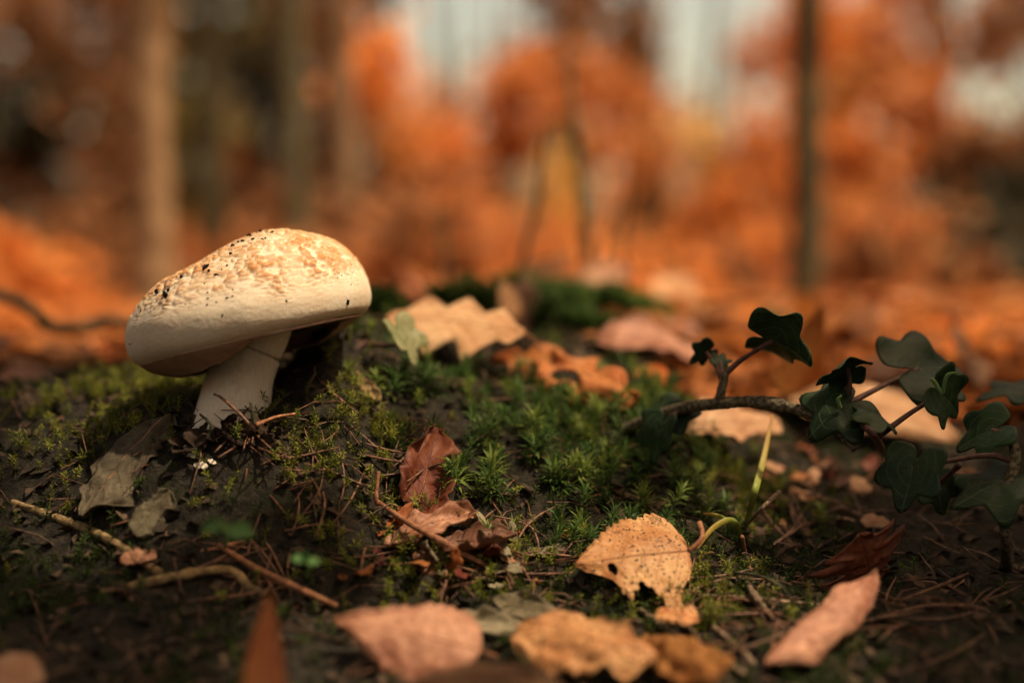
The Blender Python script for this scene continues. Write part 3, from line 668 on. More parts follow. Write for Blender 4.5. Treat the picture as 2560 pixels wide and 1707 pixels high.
# ------------------------------------------------------------------ grass blades
def blade(name, pts, wd, mat, label):
    c = spline(pts, 40); T = np.gradient(c, axis=0); T /= np.linalg.norm(T, axis=1)[:, None]
    S = np.cross(T, np.array(CF)); S /= np.linalg.norm(S, axis=1)[:, None] + 1e-9; N = np.cross(S, T)
    t = np.linspace(0, 1, 40); w_ = wd * (np.sin(np.pi * np.clip(t * .86 + .1, 0, 1)) ** .6)
    V = np.concatenate([c - S * w_[:, None], c + N * .25 * w_[:, None], c + S * w_[:, None]]); V = V.reshape(3, 40, 3)
    idx = np.arange(120).reshape(3, 40); F = np.stack([idx[:-1, :-1], idx[:-1, 1:], idx[1:, 1:], idx[1:, :-1]], -1).reshape(-1, 4)
    uv = np.stack(np.broadcast_arrays(t[None], np.array([-1, 0, 1.])[:, None]), -1).reshape(-1, 2)
    c0 = c[0]; o = mesh_obj(name, V.reshape(-1, 3) - c0, F, mat, uv=uv); o.location = c0
    sm = o.modifiers.new('thickness', 'SOLIDIFY'); sm.thickness = .0002
    return tag(o, label, 'grass blade')
m = MT('grass_blade'); uvn = m.n('ShaderNodeUVMap').outputs[0]; sep = m.n('ShaderNodeSeparateXYZ'); m.l(uvn, sep.inputs[0])
col = m.ramp(sep.outputs[0], [(0.0, (.09, .17, .035)), (.45, (.30, .36, .06)), (.75, (.50, .36, .07)), (1.0, (.45, .20, .06))])
col = m.mix(m.mapr(m.noise(1400, m.obj()), .4, .7, 0, .3), col, (.2, .15, .03, 1)); m.color(col); m.rough(.45, .35); m.translucent(col, .3); M['grass'] = m.m
blade('grass_blade', [G(1862, 1325, -.002), P(1884, 1240, .50), P(1908, 1150, .512), P(1932, 1035, .525)], .0012, M['grass'], 'tall straight grass blade fading to orange leaning on the ivy stem')
blade('grass_blade', [G(1852, 1365, -.002), P(1846, 1318, .487), P(1822, 1300, .483), P(1780, 1322, .48), P(1742, 1372, .476)], .0010, M['grass'], 'yellow grass blade arched over to the stalk of the birch leaf')
blade('grass_blade', [G(1850, 1345, -.002), P(1822, 1305, .495), P(1790, 1288, .497), P(1758, 1284, .50)], .0008, M['grass'], 'short green grass blade behind the arched yellow one')

# ------------------------------------------------------------------ twigs, roots, branch
def twig(name, pts, r, mat, label, n=40, sides=8, rough=.1, knots=.4, cat='twig', group=None):
    o = tube(name, pts, r, M[mat], None, n, sides, rough, random.random() * 9, knots); return tag(o, label, cat, group)
twig('branch', [P(-60, 725, .76), P(40, 752, .76), P(85, 782, .76), P(130, 815, .77), P(200, 818, .77), P(270, 800, .78), P(350, 818, .78), P(460, 830, .78)], [.0032, .0034, .003], 'darktwig', 'crooked dark branch reaching behind the cap', 60, 10, .2, cat='branch')
twig('twig', [G(1850, 1238, .001), G(1930, 1245, .002), G(2050, 1250, .001), G(2140, 1285, .001), G(2215, 1315, .001)], [.0011, .0012, .0011, .0008], 'twig', 'pale rough twig lying below the ivy')
twig('twig', [G(1590, 1245, .001), G(1660, 1260, .001), G(1755, 1238, .001)], [.0009, .0010, .0008], 'twig', 'short dark twig lying behind the birch leaf')
twig('twig', [G(1858, 1322, .001), P(1900, 1275, .497), P(1950, 1228, .505)], [.0006, .0007, .0009], 'twig', 'thin forked twig crossing the base of the straight grass blade')
twig('twig', [G(945, 1258, .007), G(940, 1250, .0085), P(946, 1178, PX(G(940, 1250, .008))[2])], [.0006, .0007], 'redtwig', 'thin broken twig upright at the head of the long reddish twig')
twig('twig', [G(940, 1250, .008), G(1010, 1300, .010), G(1090, 1345, .011), G(1160, 1385, .008), G(1235, 1422, .002)], [.0007, .0010, .0011, .0010, .0007], 'redtwig', 'long straight reddish twig slanting down past the crumpled leaves')
twig('twig', [G(545, 1362, .002), P(640, 1420, .455), P(740, 1468, .445), G(842, 1515, .002)], [.0009, .0011, .0011, .0010], 'redtwig', 'long reddish twig ending at the toothed pinkish leaf')
twig('twig', [G(500, 1380, .001), G(560, 1365, .002), G(612, 1352, .003)], [.0007, .0007, .0005], 'redtwig', 'short thin twig crossing above the long reddish one')
twig('root', [G(30, 1255, .002), G(130, 1290, .002), G(225, 1325, .002), G(300, 1365, .002), G(350, 1398, .001), G(410, 1440, .0)], [.0012, .0016, .0015, .0014], 'root', 'winding brown root on the shaded soil under the grey leaf', 50, 9, .15, cat='root')
twig('root', [G(255, 1478, .001), G(350, 1460, .001), G(440, 1440, .003), G(540, 1424, .004), G(590, 1432, .003), G(620, 1465, .001), G(665, 1485, .0)], [.0009, .0013, .0015, .0016, .0012], 'root', 'knobbly pale root bending down to the upright rust leaf', 60, 9, .18, cat='root')
twig('twig', [G(1600, 1522, .002), G(1680, 1580, .002), G(1790, 1640, .002), G(1860, 1685, .002)], [.0010, .0012, .0010], 'twig', 'greyish twig running down under the wavy rust leaf')
twig('twig', [G(1740, 1535, .002), G(1800, 1580, .002), G(1850, 1620, .001), G(1885, 1660, .001)], [.0009, .0010, .0008], 'twig', 'bent grey twig ending under the rolled tan leaf')
twig('twig', [G(1868, 1458, .004), P(1892, 1495, .455), G(1930, 1545, .001), G(1975, 1585, .001)], [.0010, .0009, .0008], 'twig', 'forked brown twig lying beside the rolled tan leaf')
twig('twig', [G(1830, 1430, .002), P(1900, 1440, .462), P(1955, 1470, .458), G(1978, 1520, .0)], [.0005, .0006, .0005], 'darktwig', 'thin dark hooped stem right of the birch leaf')
twig('twig', [G(1745, 1488, .002), G(1850, 1492, .003), G(1950, 1502, .003), G(2060, 1512, .001)], [.0007, .0007, .0006], 'twig', 'long thin twig lying flat behind the rolled leaf')
twig('twig', [G(1700, 1090, -.002), G(1760, 1140, .001), G(1830, 1200, .001)], [.0008, .0007, .0006], 'redtwig', 'thin reddish stem sloping down from the ivy runner')
twig('twig', [P(1855, 1340, .487), G(1865, 1390, .001), G(1878, 1430, .0)], [.0006, .0007, .0007], 'redtwig', 'reddish stem below the arched grass blade')
twig('twig', [P(640, 1078, .475), P(600, 1035, .476), P(555, 995, .48), P(535, 985, .482)], [.0004, .0006, .0005, .0003], 'needle', 'dark needle twig leaning against the foot of the mushroom stem')
twig('twig', [P(636, 1060, .474), P(632, 1030, .475), P(626, 1005, .477)], [.0005, .0006, .0004], 'darktwig', 'short dark twig upright against the mushroom stem')
twig('twig', [P(520, 1090, .478), P(528, 1062, .478), P(500, 1035, .481)], [.0006, .0006, .0004], 'darktwig', 'dark twig curved across the left edge of the stem foot')
twig('twig', [P(640, 1062, .474), P(690, 1042, .48), P(738, 1034, .49)], [.0006, .0005, .0004], 'redtwig', 'thin twig pointing away right from the stem foot')
twig('twig', [G(2270, 1100, .004), G(2140, 1225, .001)], [.0006, .0006], 'redtwig', 'thin slanting stem in the reddish litter below the ivy')
# rotten wood and bark
leaf('bark_flake', 'ragged', P(2285, 1225, .55), P(2440, 1195, .56), nrm(0, -.75, .65), 'brown', 'piece of streaky rotten wood behind the ivy leaves', 'wood', wr=.5, bend=.1, cup=-.4, wave=.05, seed=61, thick=.004, ribs=False).data.materials[0] = M['bark']
leaf('bark_flake', 'ragged', P(868, 930, .535), P(948, 1000, .525), nrm(.2, -.7, .6), 'tan', 'yellowish bark flake on the dark bank right of the stem', 'bark', wr=.4, bend=.3, cup=.5, wave=.08, seed=62, thick=.001, ribs=False).data.materials[0] = M['root']

# ------------------------------------------------------------------ sprouts (blurred small green leaves)
for k, (c, lab) in enumerate((((560, 1325), 'small green seedling with two pairs of leaves on the shaded bank'), ((765, 1402), 'pale green seedling beside the long reddish twig'))):
    g = G(c[0], c[1] + 30); e = empty('seedling', g); tag(e, lab, 'seedling')
    hub = P(c[0], c[1] - 2, .40 + .012 * k)
    tube('stem', [g - Vector((0, 0, .002)), (g + hub) / 2 + Vector((.001, 0, 0)), hub], [.0005, .0005, .0004], M['sprout'], e, 12, 6)
    dirs = ((-1, .1), (.9, -.15), (-.2, .5), (1.5, -.25)) if k == 0 else ((-.7, .1), (.7, -.1), (.1, .5))
    for q, (a, b) in enumerate(dirs):
        d = CR * a * .006 + CU * b * .006 - CF * .002
        leaf('leaf', 'beech', hub, hub + d, nrm(0, -.6, .8), 'sprout', None, wr=.75, bend=-.4, cup=.3, seed=70 + q, ribs=True, parent=e, nt=16, ns=5, pmat='sprout')

# ------------------------------------------------------------------ moss
def orth(u):
    a = np.cross(u, np.array([.31, .77, .55])); a /= np.linalg.norm(a, axis=-1, keepdims=True) + 1e-9
    return a, np.cross(u, a)
def moss_shoots(pos, up, height, nleaf, llen, lwid, spread, rng):
    """leaflets round upright stalks -> V, F (each leaflet 2 triangles, bent)"""
    n = len(pos); A, B = orth(up)
    k = np.arange(nleaf)
    f = (k + .5) / nleaf
    ang = k * 2.39996 + rng.random((n, 1)) * 6.28
    fr = np.broadcast_to(f, (n, nleaf)) * .75 + .25
    base = pos[:, None] + up[:, None] * (height[:, None] * fr)[..., None]
    out = A[:, None] * np.cos(ang)[..., None] + B[:, None] * np.sin(ang)[..., None]
    lift = spread[0] + (spread[1] - spread[0]) * fr + .25 * rng.standard_normal((n, nleaf))
    d1 = out * np.cos(lift)[..., None] + up[:, None] * np.sin(lift)[..., None]
    lf2 = lift - .45; d2 = out * np.cos(lf2)[..., None] + up[:, None] * np.sin(lf2)[..., None]
    sd = np.cross(d1, up[:, None]); sd /= np.linalg.norm(sd, axis=-1, keepdims=True) + 1e-9
    LL = llen[:, None, None] * (.75 + .5 * rng.random((n, nleaf, 1)))
    mid = base + d1 * LL * .5; tip = mid + d2 * LL * .5
    V = np.stack([base, mid - sd * lwid, tip, mid + sd * lwid], 2).reshape(-1, 3)
    i = np.arange(n * nleaf) * 4
    F = np.stack([i, i + 1, i + 2, i + 3], -1)
    # stalk: thin triangle blade
    j = len(V); S0 = pos; S1 = pos + up * height[:, None]
    V2 = np.stack([S0 - A * lwid * .9, S0 + A * lwid * .9, S1 + A * lwid * .5, S1 - A * lwid * .5], 1).reshape(-1, 3)
    F2 = np.arange(len(V2)).reshape(-1, 4) + j
    return np.concatenate([V, V2]), np.concatenate([F, F2])
def rand_up(n, rng, lean=.35):
    u = np.stack([rng.standard_normal(n) * lean, rng.standard_normal(n) * lean - .1, np.ones(n)], -1); return u / np.linalg.norm(u, axis=1)[:, None]
def scatter(n, x0, x1, y0, y1, rng, dens=None):
    x = rng.uniform(x0, x1, n); y = rng.uniform(y0, y1, n)
    if dens is not None:
        k = rng.random(n) < dens(x, y); x, y = x[k], y[k]
    return np.stack([x, y, hgt(x, y)], -1)
rg = np.random.default_rng(5)
# low feather moss carpet all over the near bank
def d_carpet(x, y): return np.clip(.25 + .9 * fbm(x * 22 + 5, y * 22, 1.7, 3), .02, 1) * np.where((x + .1) ** 2 / .01 + (y - .01) ** 2 / .001 < 1, .4, 1)
ps = scatter(24000, -.32, .34, -.17, .36, rg, d_carpet); n = len(ps)
V, F = moss_shoots(ps - [0, 0, .001], rand_up(n, rg, .6), rg.uniform(.003, .007, n), 14, rg.uniform(.0014, .0026, n), .00028, (.2, .9), rg)
tag(mesh_obj('moss', V, F, M['moss'], smooth=False), 'dark green moss carpet over the near bank', 'moss', kind='stuff')
def d_yel(x, y):
    a = np.exp(-(((x + .148) / .03) ** 2 + ((y - .05) / .05) ** 2)) + .8 * np.exp(-(((x + .06) / .03) ** 2 + ((y + .0) / .03) ** 2)) + .7 * np.exp(-(((x - .065) / .012) ** 2 + ((y + .045) / .02) ** 2)) + .6 * np.exp(-(((x - .0) / .05) ** 2 + ((y + .035) / .02) ** 2)) + .9 * np.exp(-(((x - .085) / .02) ** 2 + ((y - .06) / .03) ** 2)) + .6 * np.exp(-(((x - .07) / .02) ** 2 + ((y + .055) / .012) ** 2))
    return np.clip(a * (.6 + .9 * vnoise(x * 90, y * 90, .4)), 0, 1)
ps = scatter(16000, -.22, .2, -.09, .17, rg, d_yel); n = len(ps)
V, F = moss_shoots(ps, rand_up(n, rg, .6), rg.uniform(.003, .009, n), 16, rg.uniform(.0015, .0028, n), .0003, (.2, .9), rg)
tag(mesh_obj('moss', V, F, M['mossyellow'], smooth=False), 'yellow green feather moss in small patches on the bank', 'moss', kind='stuff')
# haircap moss: star shoots as individuals on the central mound, the rest as stuff
def hair_spots(n, cx, cy, sx, sy):
    x = rg.normal(cx, sx, n); y = rg.normal(cy, sy, n); return np.stack([x, y, hgt(x, y)], -1)
hp = np.concatenate([hair_spots(195, .014, .035, .028, .03), hair_spots(50, .05, .075, .018, .02), hair_spots(40, .075, .075, .012, .02)])
for k, p in enumerate(hp):
    v = k % 9
    if k < 18 :
        u = rand_up(1, rg, .3); V, F = moss_shoots(np.zeros((1, 3)), u, rg.uniform(.006, .012, 1), 38, rg.uniform(.0045, .0075, 1), .00042, (-.1, 1.1), rg)
        o = mesh_obj('haircap_moss', V, F, M['haircap'] if k % 3 else M['haircap_y'], smooth=False); 
        if k == 0: protos = []
        protos.append(o)
    else:
        o = link(protos[int(rg.integers(18))].copy()); o.rotation_euler = (0, 0, rg.uniform(0, 6.28)); s = rg.uniform(.75, 1.2); o.scale = (s, s, s)
    o.location = (p[0], p[1], p[2] - .002)
    yl = o.data.materials[0] == M['haircap_y']
    tag(o, ('star-shaped yellow-tipped' if yl else 'star-shaped plain green') + ' haircap moss shoot on the mound before the rust leaf', 'moss', ('yellow-tipped' if yl else 'green') + ' haircap moss shoots on the central mound')
crest = [(968, 724, .66), (1110, 718, .70), (1192, 695, .72), (1200, 722, .72), (1380, 745, .80), (1440, 720, .86), (1430, 800, .78), (1500, 770, .80), (1560, 740, .84), (1620, 770, .86), (1360, 900, .72), (1440, 910, .70), (1350, 885, .74), (1650, 750, .9), (1480, 920, .70), (1530, 800, .8), (1300, 760, .84), (960, 745, .65), (1350, 780, .8), (1580, 800, .82), (1780, 860, .9), (1950, 890, .9), (1930, 930, .85)]
for k, (px, py, D) in enumerate(crest):
    top = P(px, py, D); gz = hz(top.x, top.y); H = min(max(top.z - gz, .012), .055)
    n = 22; r = .010
    q = np.stack([rg.normal(0, r * .5, n), rg.normal(0, r * .5, n), np.zeros(n)], -1); q[:, 2] = hgt(q[:, 0] + top.x, q[:, 1] + top.y) - gz - .002
    V, F = moss_shoots(q, rand_up(n, rg, .18), rg.uniform(.7, 1.05, n) * H, 44, rg.uniform(.006, .009, n), .0006, (.3, 1.1), rg)
    o = mesh_obj('moss_tuft', V, F, M['haircap'], smooth=False); o.location = (top.x, top.y, gz)
    tag(o, 'green moss tuft on the crest behind the leaves', 'moss', 'moss tufts along the crest')

# ------------------------------------------------------------------ litter: needles and flakes
def needle_mesh(L, r, bend, seed):
    rs = random.Random(seed); pts = [(-L / 2, 0, 0), (-L * .1, bend * L * .6, bend * L * .2), (L * .2, bend * L * .5, bend * L * .2), (L / 2, 0, 0)]
    return tube_data(pts, [r * .6, r, r, r * .4], 9, 5)
nproto = []
for k in range(8):
    V, F = needle_mesh(rg.uniform(.018, .036), rg.uniform(.00030, .00050), rg.uniform(-.18, .18), k)
    me = mesh_obj('pine_needle', V, F, M['needle']); nproto.append(me)
zones = [(1180, 1400, 240, 70, 60), (760, 1210, 130, 120, 26), (1820, 1520, 130, 70, 34), (640, 1080, 70, 40, 14), (640, 1420, 160, 60, 22), (2250, 1500, 180, 90, 18), (1000, 1150, 120, 90, 14), (2000, 1280, 120, 50, 16)]
cnt = 0
for (cx, cy, sx, sy, n) in zones:
    for k in range(n):
        px, py = random.gauss(cx, sx * .6), random.gauss(cy, sy * .6)
        p = G(px, py, .002)
        o = nproto[cnt] if cnt < 8 else link(nproto[random.randrange(8)].copy())
        e = .004; nx_ = (hz(p.x + e, p.y) - hz(p.x - e, p.y)) / (2 * e); ny_ = (hz(p.x, p.y + e) - hz(p.x, p.y - e)) / (2 * e)
        rot = Vector((-nx_ * .7, -ny_ * .7, 1)).to_track_quat('Z', 'X').to_matrix().to_4x4() @ Matrix.Rotation(random.uniform(0, 6.28), 4, 'Z') @ Matrix.Rotation(random.gauss(0, .22), 4, 'Y')
        o.matrix_world = Matrix.Translation(p + Vector((0, 0, .0005))) @ rot
        tag(o, 'thin brown pine needle lying in the litter', 'pine needle', 'pine needles scattered over the bank'); cnt += 1
# stuff needles
def stuff_tubes(n, x0, x1, y0, y1, L0, L1, r):
    ps = scatter(n, x0, x1, y0, y1, rg); Vs, Fs = [], []
    a = rg.uniform(0, np.pi * 2, n); el = rg.normal(0, .35, n); L = rg.uniform(L0, L1, n)
    d = np.stack([np.cos(a) * np.cos(el), np.sin(a) * np.cos(el), np.sin(el)], -1); A, B = orth(d)
    c = ps + [0, 0, .0015] ; bow = (A * rg.normal(0, .1, (n, 1)) + np.array([0, 0, .08])) * L[:, None]
    th = np.array([0, 2.1, 4.2]); ring = []
    for f in (-.5, 0, .5):
        ctr = c + d * (f * L)[:, None] + (bow if f == 0 else 0)
        rr = r * (1 if f == 0 else .6)
        ring.append(ctr[:, None] + rr * (A[:, None] * np.cos(th)[None, :, None] + B[:, None] * np.sin(th)[None, :, None]))
    V = np.stack(ring, 1).reshape(-1, 3); F = []
    b = np.arange(n) * 9
    for i in (0, 3):
        for k in range(3):
            k2 = (k + 1) % 3; F.append(np.stack([b + i + k, b + i + k2, b + i + 3 + k2, b + i + 3 + k], -1))
    return V, np.concatenate(F)
V, F = stuff_tubes(1800, -.28, .30, -.16, .30, .008, .026, .00036)
tag(mesh_obj('needle_litter', V, F, M['needle']), 'fine needle litter and stalks over the dark soil', 'litter', kind='stuff')
n = 7000; ps = scatter(n, -.30, .32, -.18, .34, rg)
sz = rg.uniform(.0012, .0045, n) ; a = rg.uniform(0, 6.28, n); tl = rand_up(n, rg, .5); A, B = orth(tl)
A2 = A * np.cos(a)[:, None] + B * np.sin(a)[:, None]; B2 = np.cross(tl, A2)
c = ps + [0, 0, .0012]
V = np.stack([c + A2 * sz[:, None], c + B2 * (sz * rg.uniform(.3, .7, n))[:, None] + tl * (sz * .3)[:, None], c - A2 * (sz * rg.uniform(.6, 1, n))[:, None], c - B2 * (sz * rg.uniform(.3, .7, n))[:, None] + tl * (sz * .2)[:, None]], 1).reshape(-1, 3)
tag(mesh_obj('leaf_crumbs', V, np.arange(4 * n).reshape(-1, 4), M['frag'], smooth=False), 'broken leaf crumbs mixed into the dark soil', 'litter', kind='stuff')

# small leaf scraps in the reddish litter, individuals
for k in range(26):
    px, py = random.gauss(2060, 90), random.gauss(1210, 45)
    p = G(px, py, .002); d = Vector((random.uniform(-1, 1), random.uniform(-1, 1), random.uniform(-.2, .5))).normalized() * random.uniform(.006, .012)
    leaf('leaf_scrap', 'ragged', p, p + d, nrm(random.uniform(-.4, .4), -.4, .8), random.choice(['maroon', 'rust', 'brown', 'tan', 'pink']), 'small torn leaf scrap in the reddish litter below the ivy', 'leaf scrap', wr=.7, bend=random.uniform(-.8, .8), cup=random.uniform(-.8, .8), wave=.1, seed=100 + k, nt=12, ns=4, ribs=False, group='leaf scraps below the ivy')
for k in range(34):
    px, py = random.gauss(1180, 170), random.gauss(1395, 50)
    p = G(px, py, .002); d = Vector((random.uniform(-1, 1), random.uniform(-1, 1), random.uniform(-.2, .5))).normalized() * random.uniform(.006, .014)
    leaf('leaf_scrap', 'ragged', p, p + d, nrm(random.uniform(-.4, .4), -.4, .8), random.choice(['maroon', 'rust', 'brown', 'grey', 'pink']), 'small curled leaf scrap lying among needles below the long twig', 'leaf scrap', wr=.55, bend=random.uniform(-1, 1), cup=random.uniform(-1, 1), wave=.1, seed=140 + k, nt=12, ns=4, ribs=False, group='leaf scraps among the needles')

for k in range(46):
    px, py = random.uniform(455, 690), random.gauss(1098, 16)
    p = G(px, py, .003); d = Vector((random.uniform(-1, 1), random.uniform(-.6, .3), random.uniform(-.3, .9))).normalized() * random.uniform(.004, .010)
    leaf('leaf_scrap', 'ragged', p, p + d, nrm(random.uniform(-.6, .6), -.7, .5), 'soil', 'small dark leaf scrap heaped against the foot of the mushroom stem', 'leaf scrap', wr=random.uniform(.3, .7), bend=random.uniform(-1, 1), cup=random.uniform(-1, 1), wave=.14, seed=200 + k, nt=12, ns=4, ribs=False, group='leaf scraps at the stem foot')
# ------------------------------------------------------------------ soil crumbs on the cap
def crumb_mesh(r, seed):
    import bmesh
    bm = bmesh.new(); bmesh.ops.create_icosphere(bm, subdivisions=2, radius=r)
    for v in bm.verts:
        v.co *= 1 + .55 * float(vnoise(v.co.x / r * 1.8 + seed, v.co.y / r * 1.8, v.co.z / r * 1.8)); v.co.z *= .75
    me = bpy.data.meshes.new('soil_crumb'); bm.to_mesh(me); bm.free(); me.materials.append(M['soil_crumb']); return me
crumbs = [(690, 395, 26), (712, 412, 14), (672, 385, 10), (533, 453, 17), (425, 568, 22), (446, 540, 13), (412, 572, 10), (370, 545, 14), (795, 403, 7), (830, 375, 6), (705, 553, 7), (830, 588, 9), (865, 575, 6), (868, 535, 5), (705, 590, 6), (760, 617, 6), (700, 634, 7), (683, 495, 6), (800, 700, 8), (1218, 607, 7), (1620, 615, 15), (1640, 500, 5), (1578, 440, 5), (1552, 455, 4), (1048, 155, 12), (1128, 158, 16), (975, 185, 18), (935, 218, 15), (1000, 205, 11), (1060, 205, 9), (862, 250, 17), (855, 300, 13), (905, 222, 12), (1080, 200, 10), (1755, 645, 12), (560, 630, 5), (265, 670, 7), (196, 888, 6), (760, 435, 14)]
cme = [crumb_mesh(1.0, k * 3.1) for k in range(5)]
for k, (zx, zy, zr) in enumerate(crumbs):
    o_ = P(250 + zx / 2.613, 520 + zy / 2.613, .2); d = (o_ - CP).normalized(); hit = CAP_BVH.ray_cast(CP, d)
    if hit[0] is None:
        hit = CAP_BVH.find_nearest(CP + d * .515)
    o = link(bpy.data.objects.new('soil_crumb', cme[k % 5])); o.location = Vector(hit[0]); s = zr * ZS * 1.05; o.scale = (s, s, s * .8)
    o.rotation_euler = (random.random() * 6, random.random() * 6, random.random() * 6)
    tag(o, 'dark soil crumb stuck on the mushroom cap', 'soil crumb', 'soil crumbs on the mushroom cap')

# ------------------------------------------------------------------ background
def crown_mat(name, c1, c2, trans=.4):
    m = MT(name); at = m.n('ShaderNodeAttribute', attribute_name='tint'); sep = m.n('ShaderNodeSeparateColor'); m.l(at.outputs['Color'], sep.inputs[0])
    col = m.mix(sep.outputs[0], c1, c2); m.color(col); m.rough(.6, .2); m.translucent(col, trans); return m.m
SPEC = {
 'orange': crown_mat('orange_crown_leaves', (.70, .23, .055, 1), (.78, .36, .10, 1), .45),
 'rust': crown_mat('rust_crown_leaves', (.46, .15, .045, 1), (.60, .26, .085, 1), .45),
 'brown': crown_mat('brown_crown_leaves', (.19, .085, .038, 1), (.34, .165, .07, 1)),
 'olive': crown_mat('olive_crown_leaves', (.10, .085, .025, 1), (.20, .15, .04, 1)),
 'dark': crown_mat('dark_evergreen_shade_leaves', (.030, .030, .016, 1), (.065, .055, .026, 1), .2),
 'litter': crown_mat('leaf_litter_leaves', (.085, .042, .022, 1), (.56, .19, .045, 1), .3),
 'canopy': crown_mat('added_shade_bough_leaves', (.26, .24, .10, 1), (.40, .33, .14, 1), .5),  # leaves of the added shading bough, toned to tint the light below
 'yellow': crown_mat('yellow_glow_crown_leaves', (.70, .42, .10, 1), (.84, .58, .20, 1), .5),
}
M['trunk_tan'] = simple('tan_trunk_bark', (.20, .125, .068, 1), (.30, .195, .11, 1), 40, .9, 1, .004)
M['trunk_mid'] = simple('brown_trunk_bark', (.13, .085, .05, 1), (.20, .13, .075, 1), 40, .9, 1, .004)
M['trunk_dark'] = simple('dark_trunk_bark', (.055, .050, .028, 1), (.11, .095, .05, 1), 40, .9, 1, .004)
def leaf_quads(cent, rad, n, size, rng):
    u = rng.standard_normal((n, 3)) * rad * .52
    c = np.asarray(cent) + u; nn = rng.standard_normal((n, 3)) + [.1, -.25, .8]; nn /= np.linalg.norm(nn, axis=1)[:, None]
    A, B = orth(nn); a = rng.uniform(0, 6.28, (n, 1)); A2 = A * np.cos(a) + B * np.sin(a); B2 = np.cross(nn, A2)
    s = size * rng.uniform(.7, 1.25, (n, 1))
    return np.stack([c - A2 * s, c - B2 * s * .55 + nn * s * .15, c + A2 * s, c + B2 * s * .55 + nn * s * .15], 1).reshape(-1, 3)
rb_ = np.random.default_rng(23)
GAPS = [(1130, -20, 150, 170), (1050, 50, 65, 75), (1240, 80, 70, 70), (1750, -20, 120, 165), (1900, -20, 90, 110), (1770, 225, 110, 72), (1730, 350, 70, 60), (2400, -30, 55, 60), (2345, 60, 30, 35), (2360, 130, 28, 30), (2530, 195, 45, 28), (1372, 470, 52, 110), (2140, -40, 50, 50)]
def gapd(px, py):
    return min(math.hypot((px - x) / (a + 62), (py - y) / (b + 62)) for x, y, a, b in GAPS)
CM = [(60, 60, 'brown'), (60, 300, 'dark'), (250, 200, 'brown'), (60, 560, 'brown'), (220, 430, 'brown'), (230, 70, 'brown'), (470, 200, 'olive'), (480, 420, 'olive'), (620, 180, 'dark'), (640, 60, 'olive'), (700, 280, 'dark'), (640, 400, 'rust'), (780, 430, 'brown'), (470, 560, 'yellow'), (640, 520, 'rust'), (700, 600, 'brown'), (830, 150, 'brown'), (900, 330, 'brown'), (960, 520, 'dark'), (960, 620, 'brown'), (1000, 220, 'orange'), (1150, 260, 'orange'), (1050, 350, 'orange'), (1150, 420, 'orange'), (1150, 560, 'rust'), (1250, 500, 'orange'), (1100, 650, 'rust'), (1300, 250, 'rust'), (1400, 230, 'brown'), (1560, 120, 'brown'), (1500, 250, 'rust'), (1560, 330, 'orange'), (1520, 450, 'orange'), (1600, 530, 'orange'), (1720, 480, 'orange'), (1870, 400, 'orange'), (1850, 560, 'orange'), (1720, 620, 'orange'), (1900, 250, 'orange'), (2080, 120, 'orange'), (2130, 330, 'orange'), (2250, 420, 'orange'), (2150, 520, 'orange'), (2230, 200, 'rust'), (2450, 330, 'brown'), (2350, 500, 'orange'), (2480, 480, 'dark'), (2520, 620, 'dark'), (2300, 650, 'brown'), (2480, 750, 'dark'), (1400, 600, 'brown'), (350, 620, 'brown'), (330, 330, 'olive'), (2150, 250, 'orange'), (1450, 560, 'orange')]  # dark kinds along the right edge put shade into the leaf colour
def species(px, py):
    px = min(max(px, 30), 2530); py = max(py, 40)
    d = [((px - x) ** 2 + (py - y) ** 2 + random.uniform(0, 3500), s) for x, y, s in CM]; return min(d)[1]
# shrubs: a stem position along the slope; every clump of leaves belongs to the nearest stem of its kind
clumps = []
px = -520
while px < 3080:
    py = -900
    while py < 720:
        qx, qy = px + random.uniform(-45, 45), py + random.uniform(-45, 45); g = gapd(qx, qy)
        if qy < -220 and random.random() < .9: py += 88; continue
        if g > 1.0 or (g > .8 and random.random() < .12) :
            clumps.append((qx, qy, random.uniform(2.6, 6.0), species(qx, qy)))
        py += 88
    px += 88
for (qx, qy, s_) in ((1735, 345, 'yellow'), (1372, 420, 'yellow'), (1376, 510, 'yellow'), (2130, 230, 'yellow'), (1880, 150, 'rust'), (1975, 100, 'rust'), (1880, 330, 'orange'), (1630, 400, 'orange'), (1820, 420, 'orange'), (1600, 200, 'brown'), (1590, 80, 'brown'), (1330, 170, 'rust'), (2450, 110, 'rust'), (2280, 190, 'rust'), (2240, 60, 'rust')): clumps.append((qx, qy, random.uniform(3.6, 4.8), s_))  # yellow clumps stand in for golden sky glow and a bright streak
byspec = {}
for c in clumps: byspec.setdefault(c[3], []).append(c)
NM = {'orange': 'orange beech shrub', 'rust': 'rust brown shrub', 'brown': 'dull brown shrub', 'olive': 'olive green shrub', 'dark': 'dark evergreen shrub partly painted as shade', 'yellow': 'golden yellow shrub partly painted as sky glow'}
PLACE = ['far left of the pale trunk', 'between the pale trunk and the cap', 'behind the mushroom cap', 'behind the thin stems', 'between the thin stems and the dark trunk', 'right of the dark trunk', 'beyond the ivy']
def place_of(px):
    k = [250, 520, 950, 1500, 1950, 2250]; return PLACE[sum(px > q for q in k)]
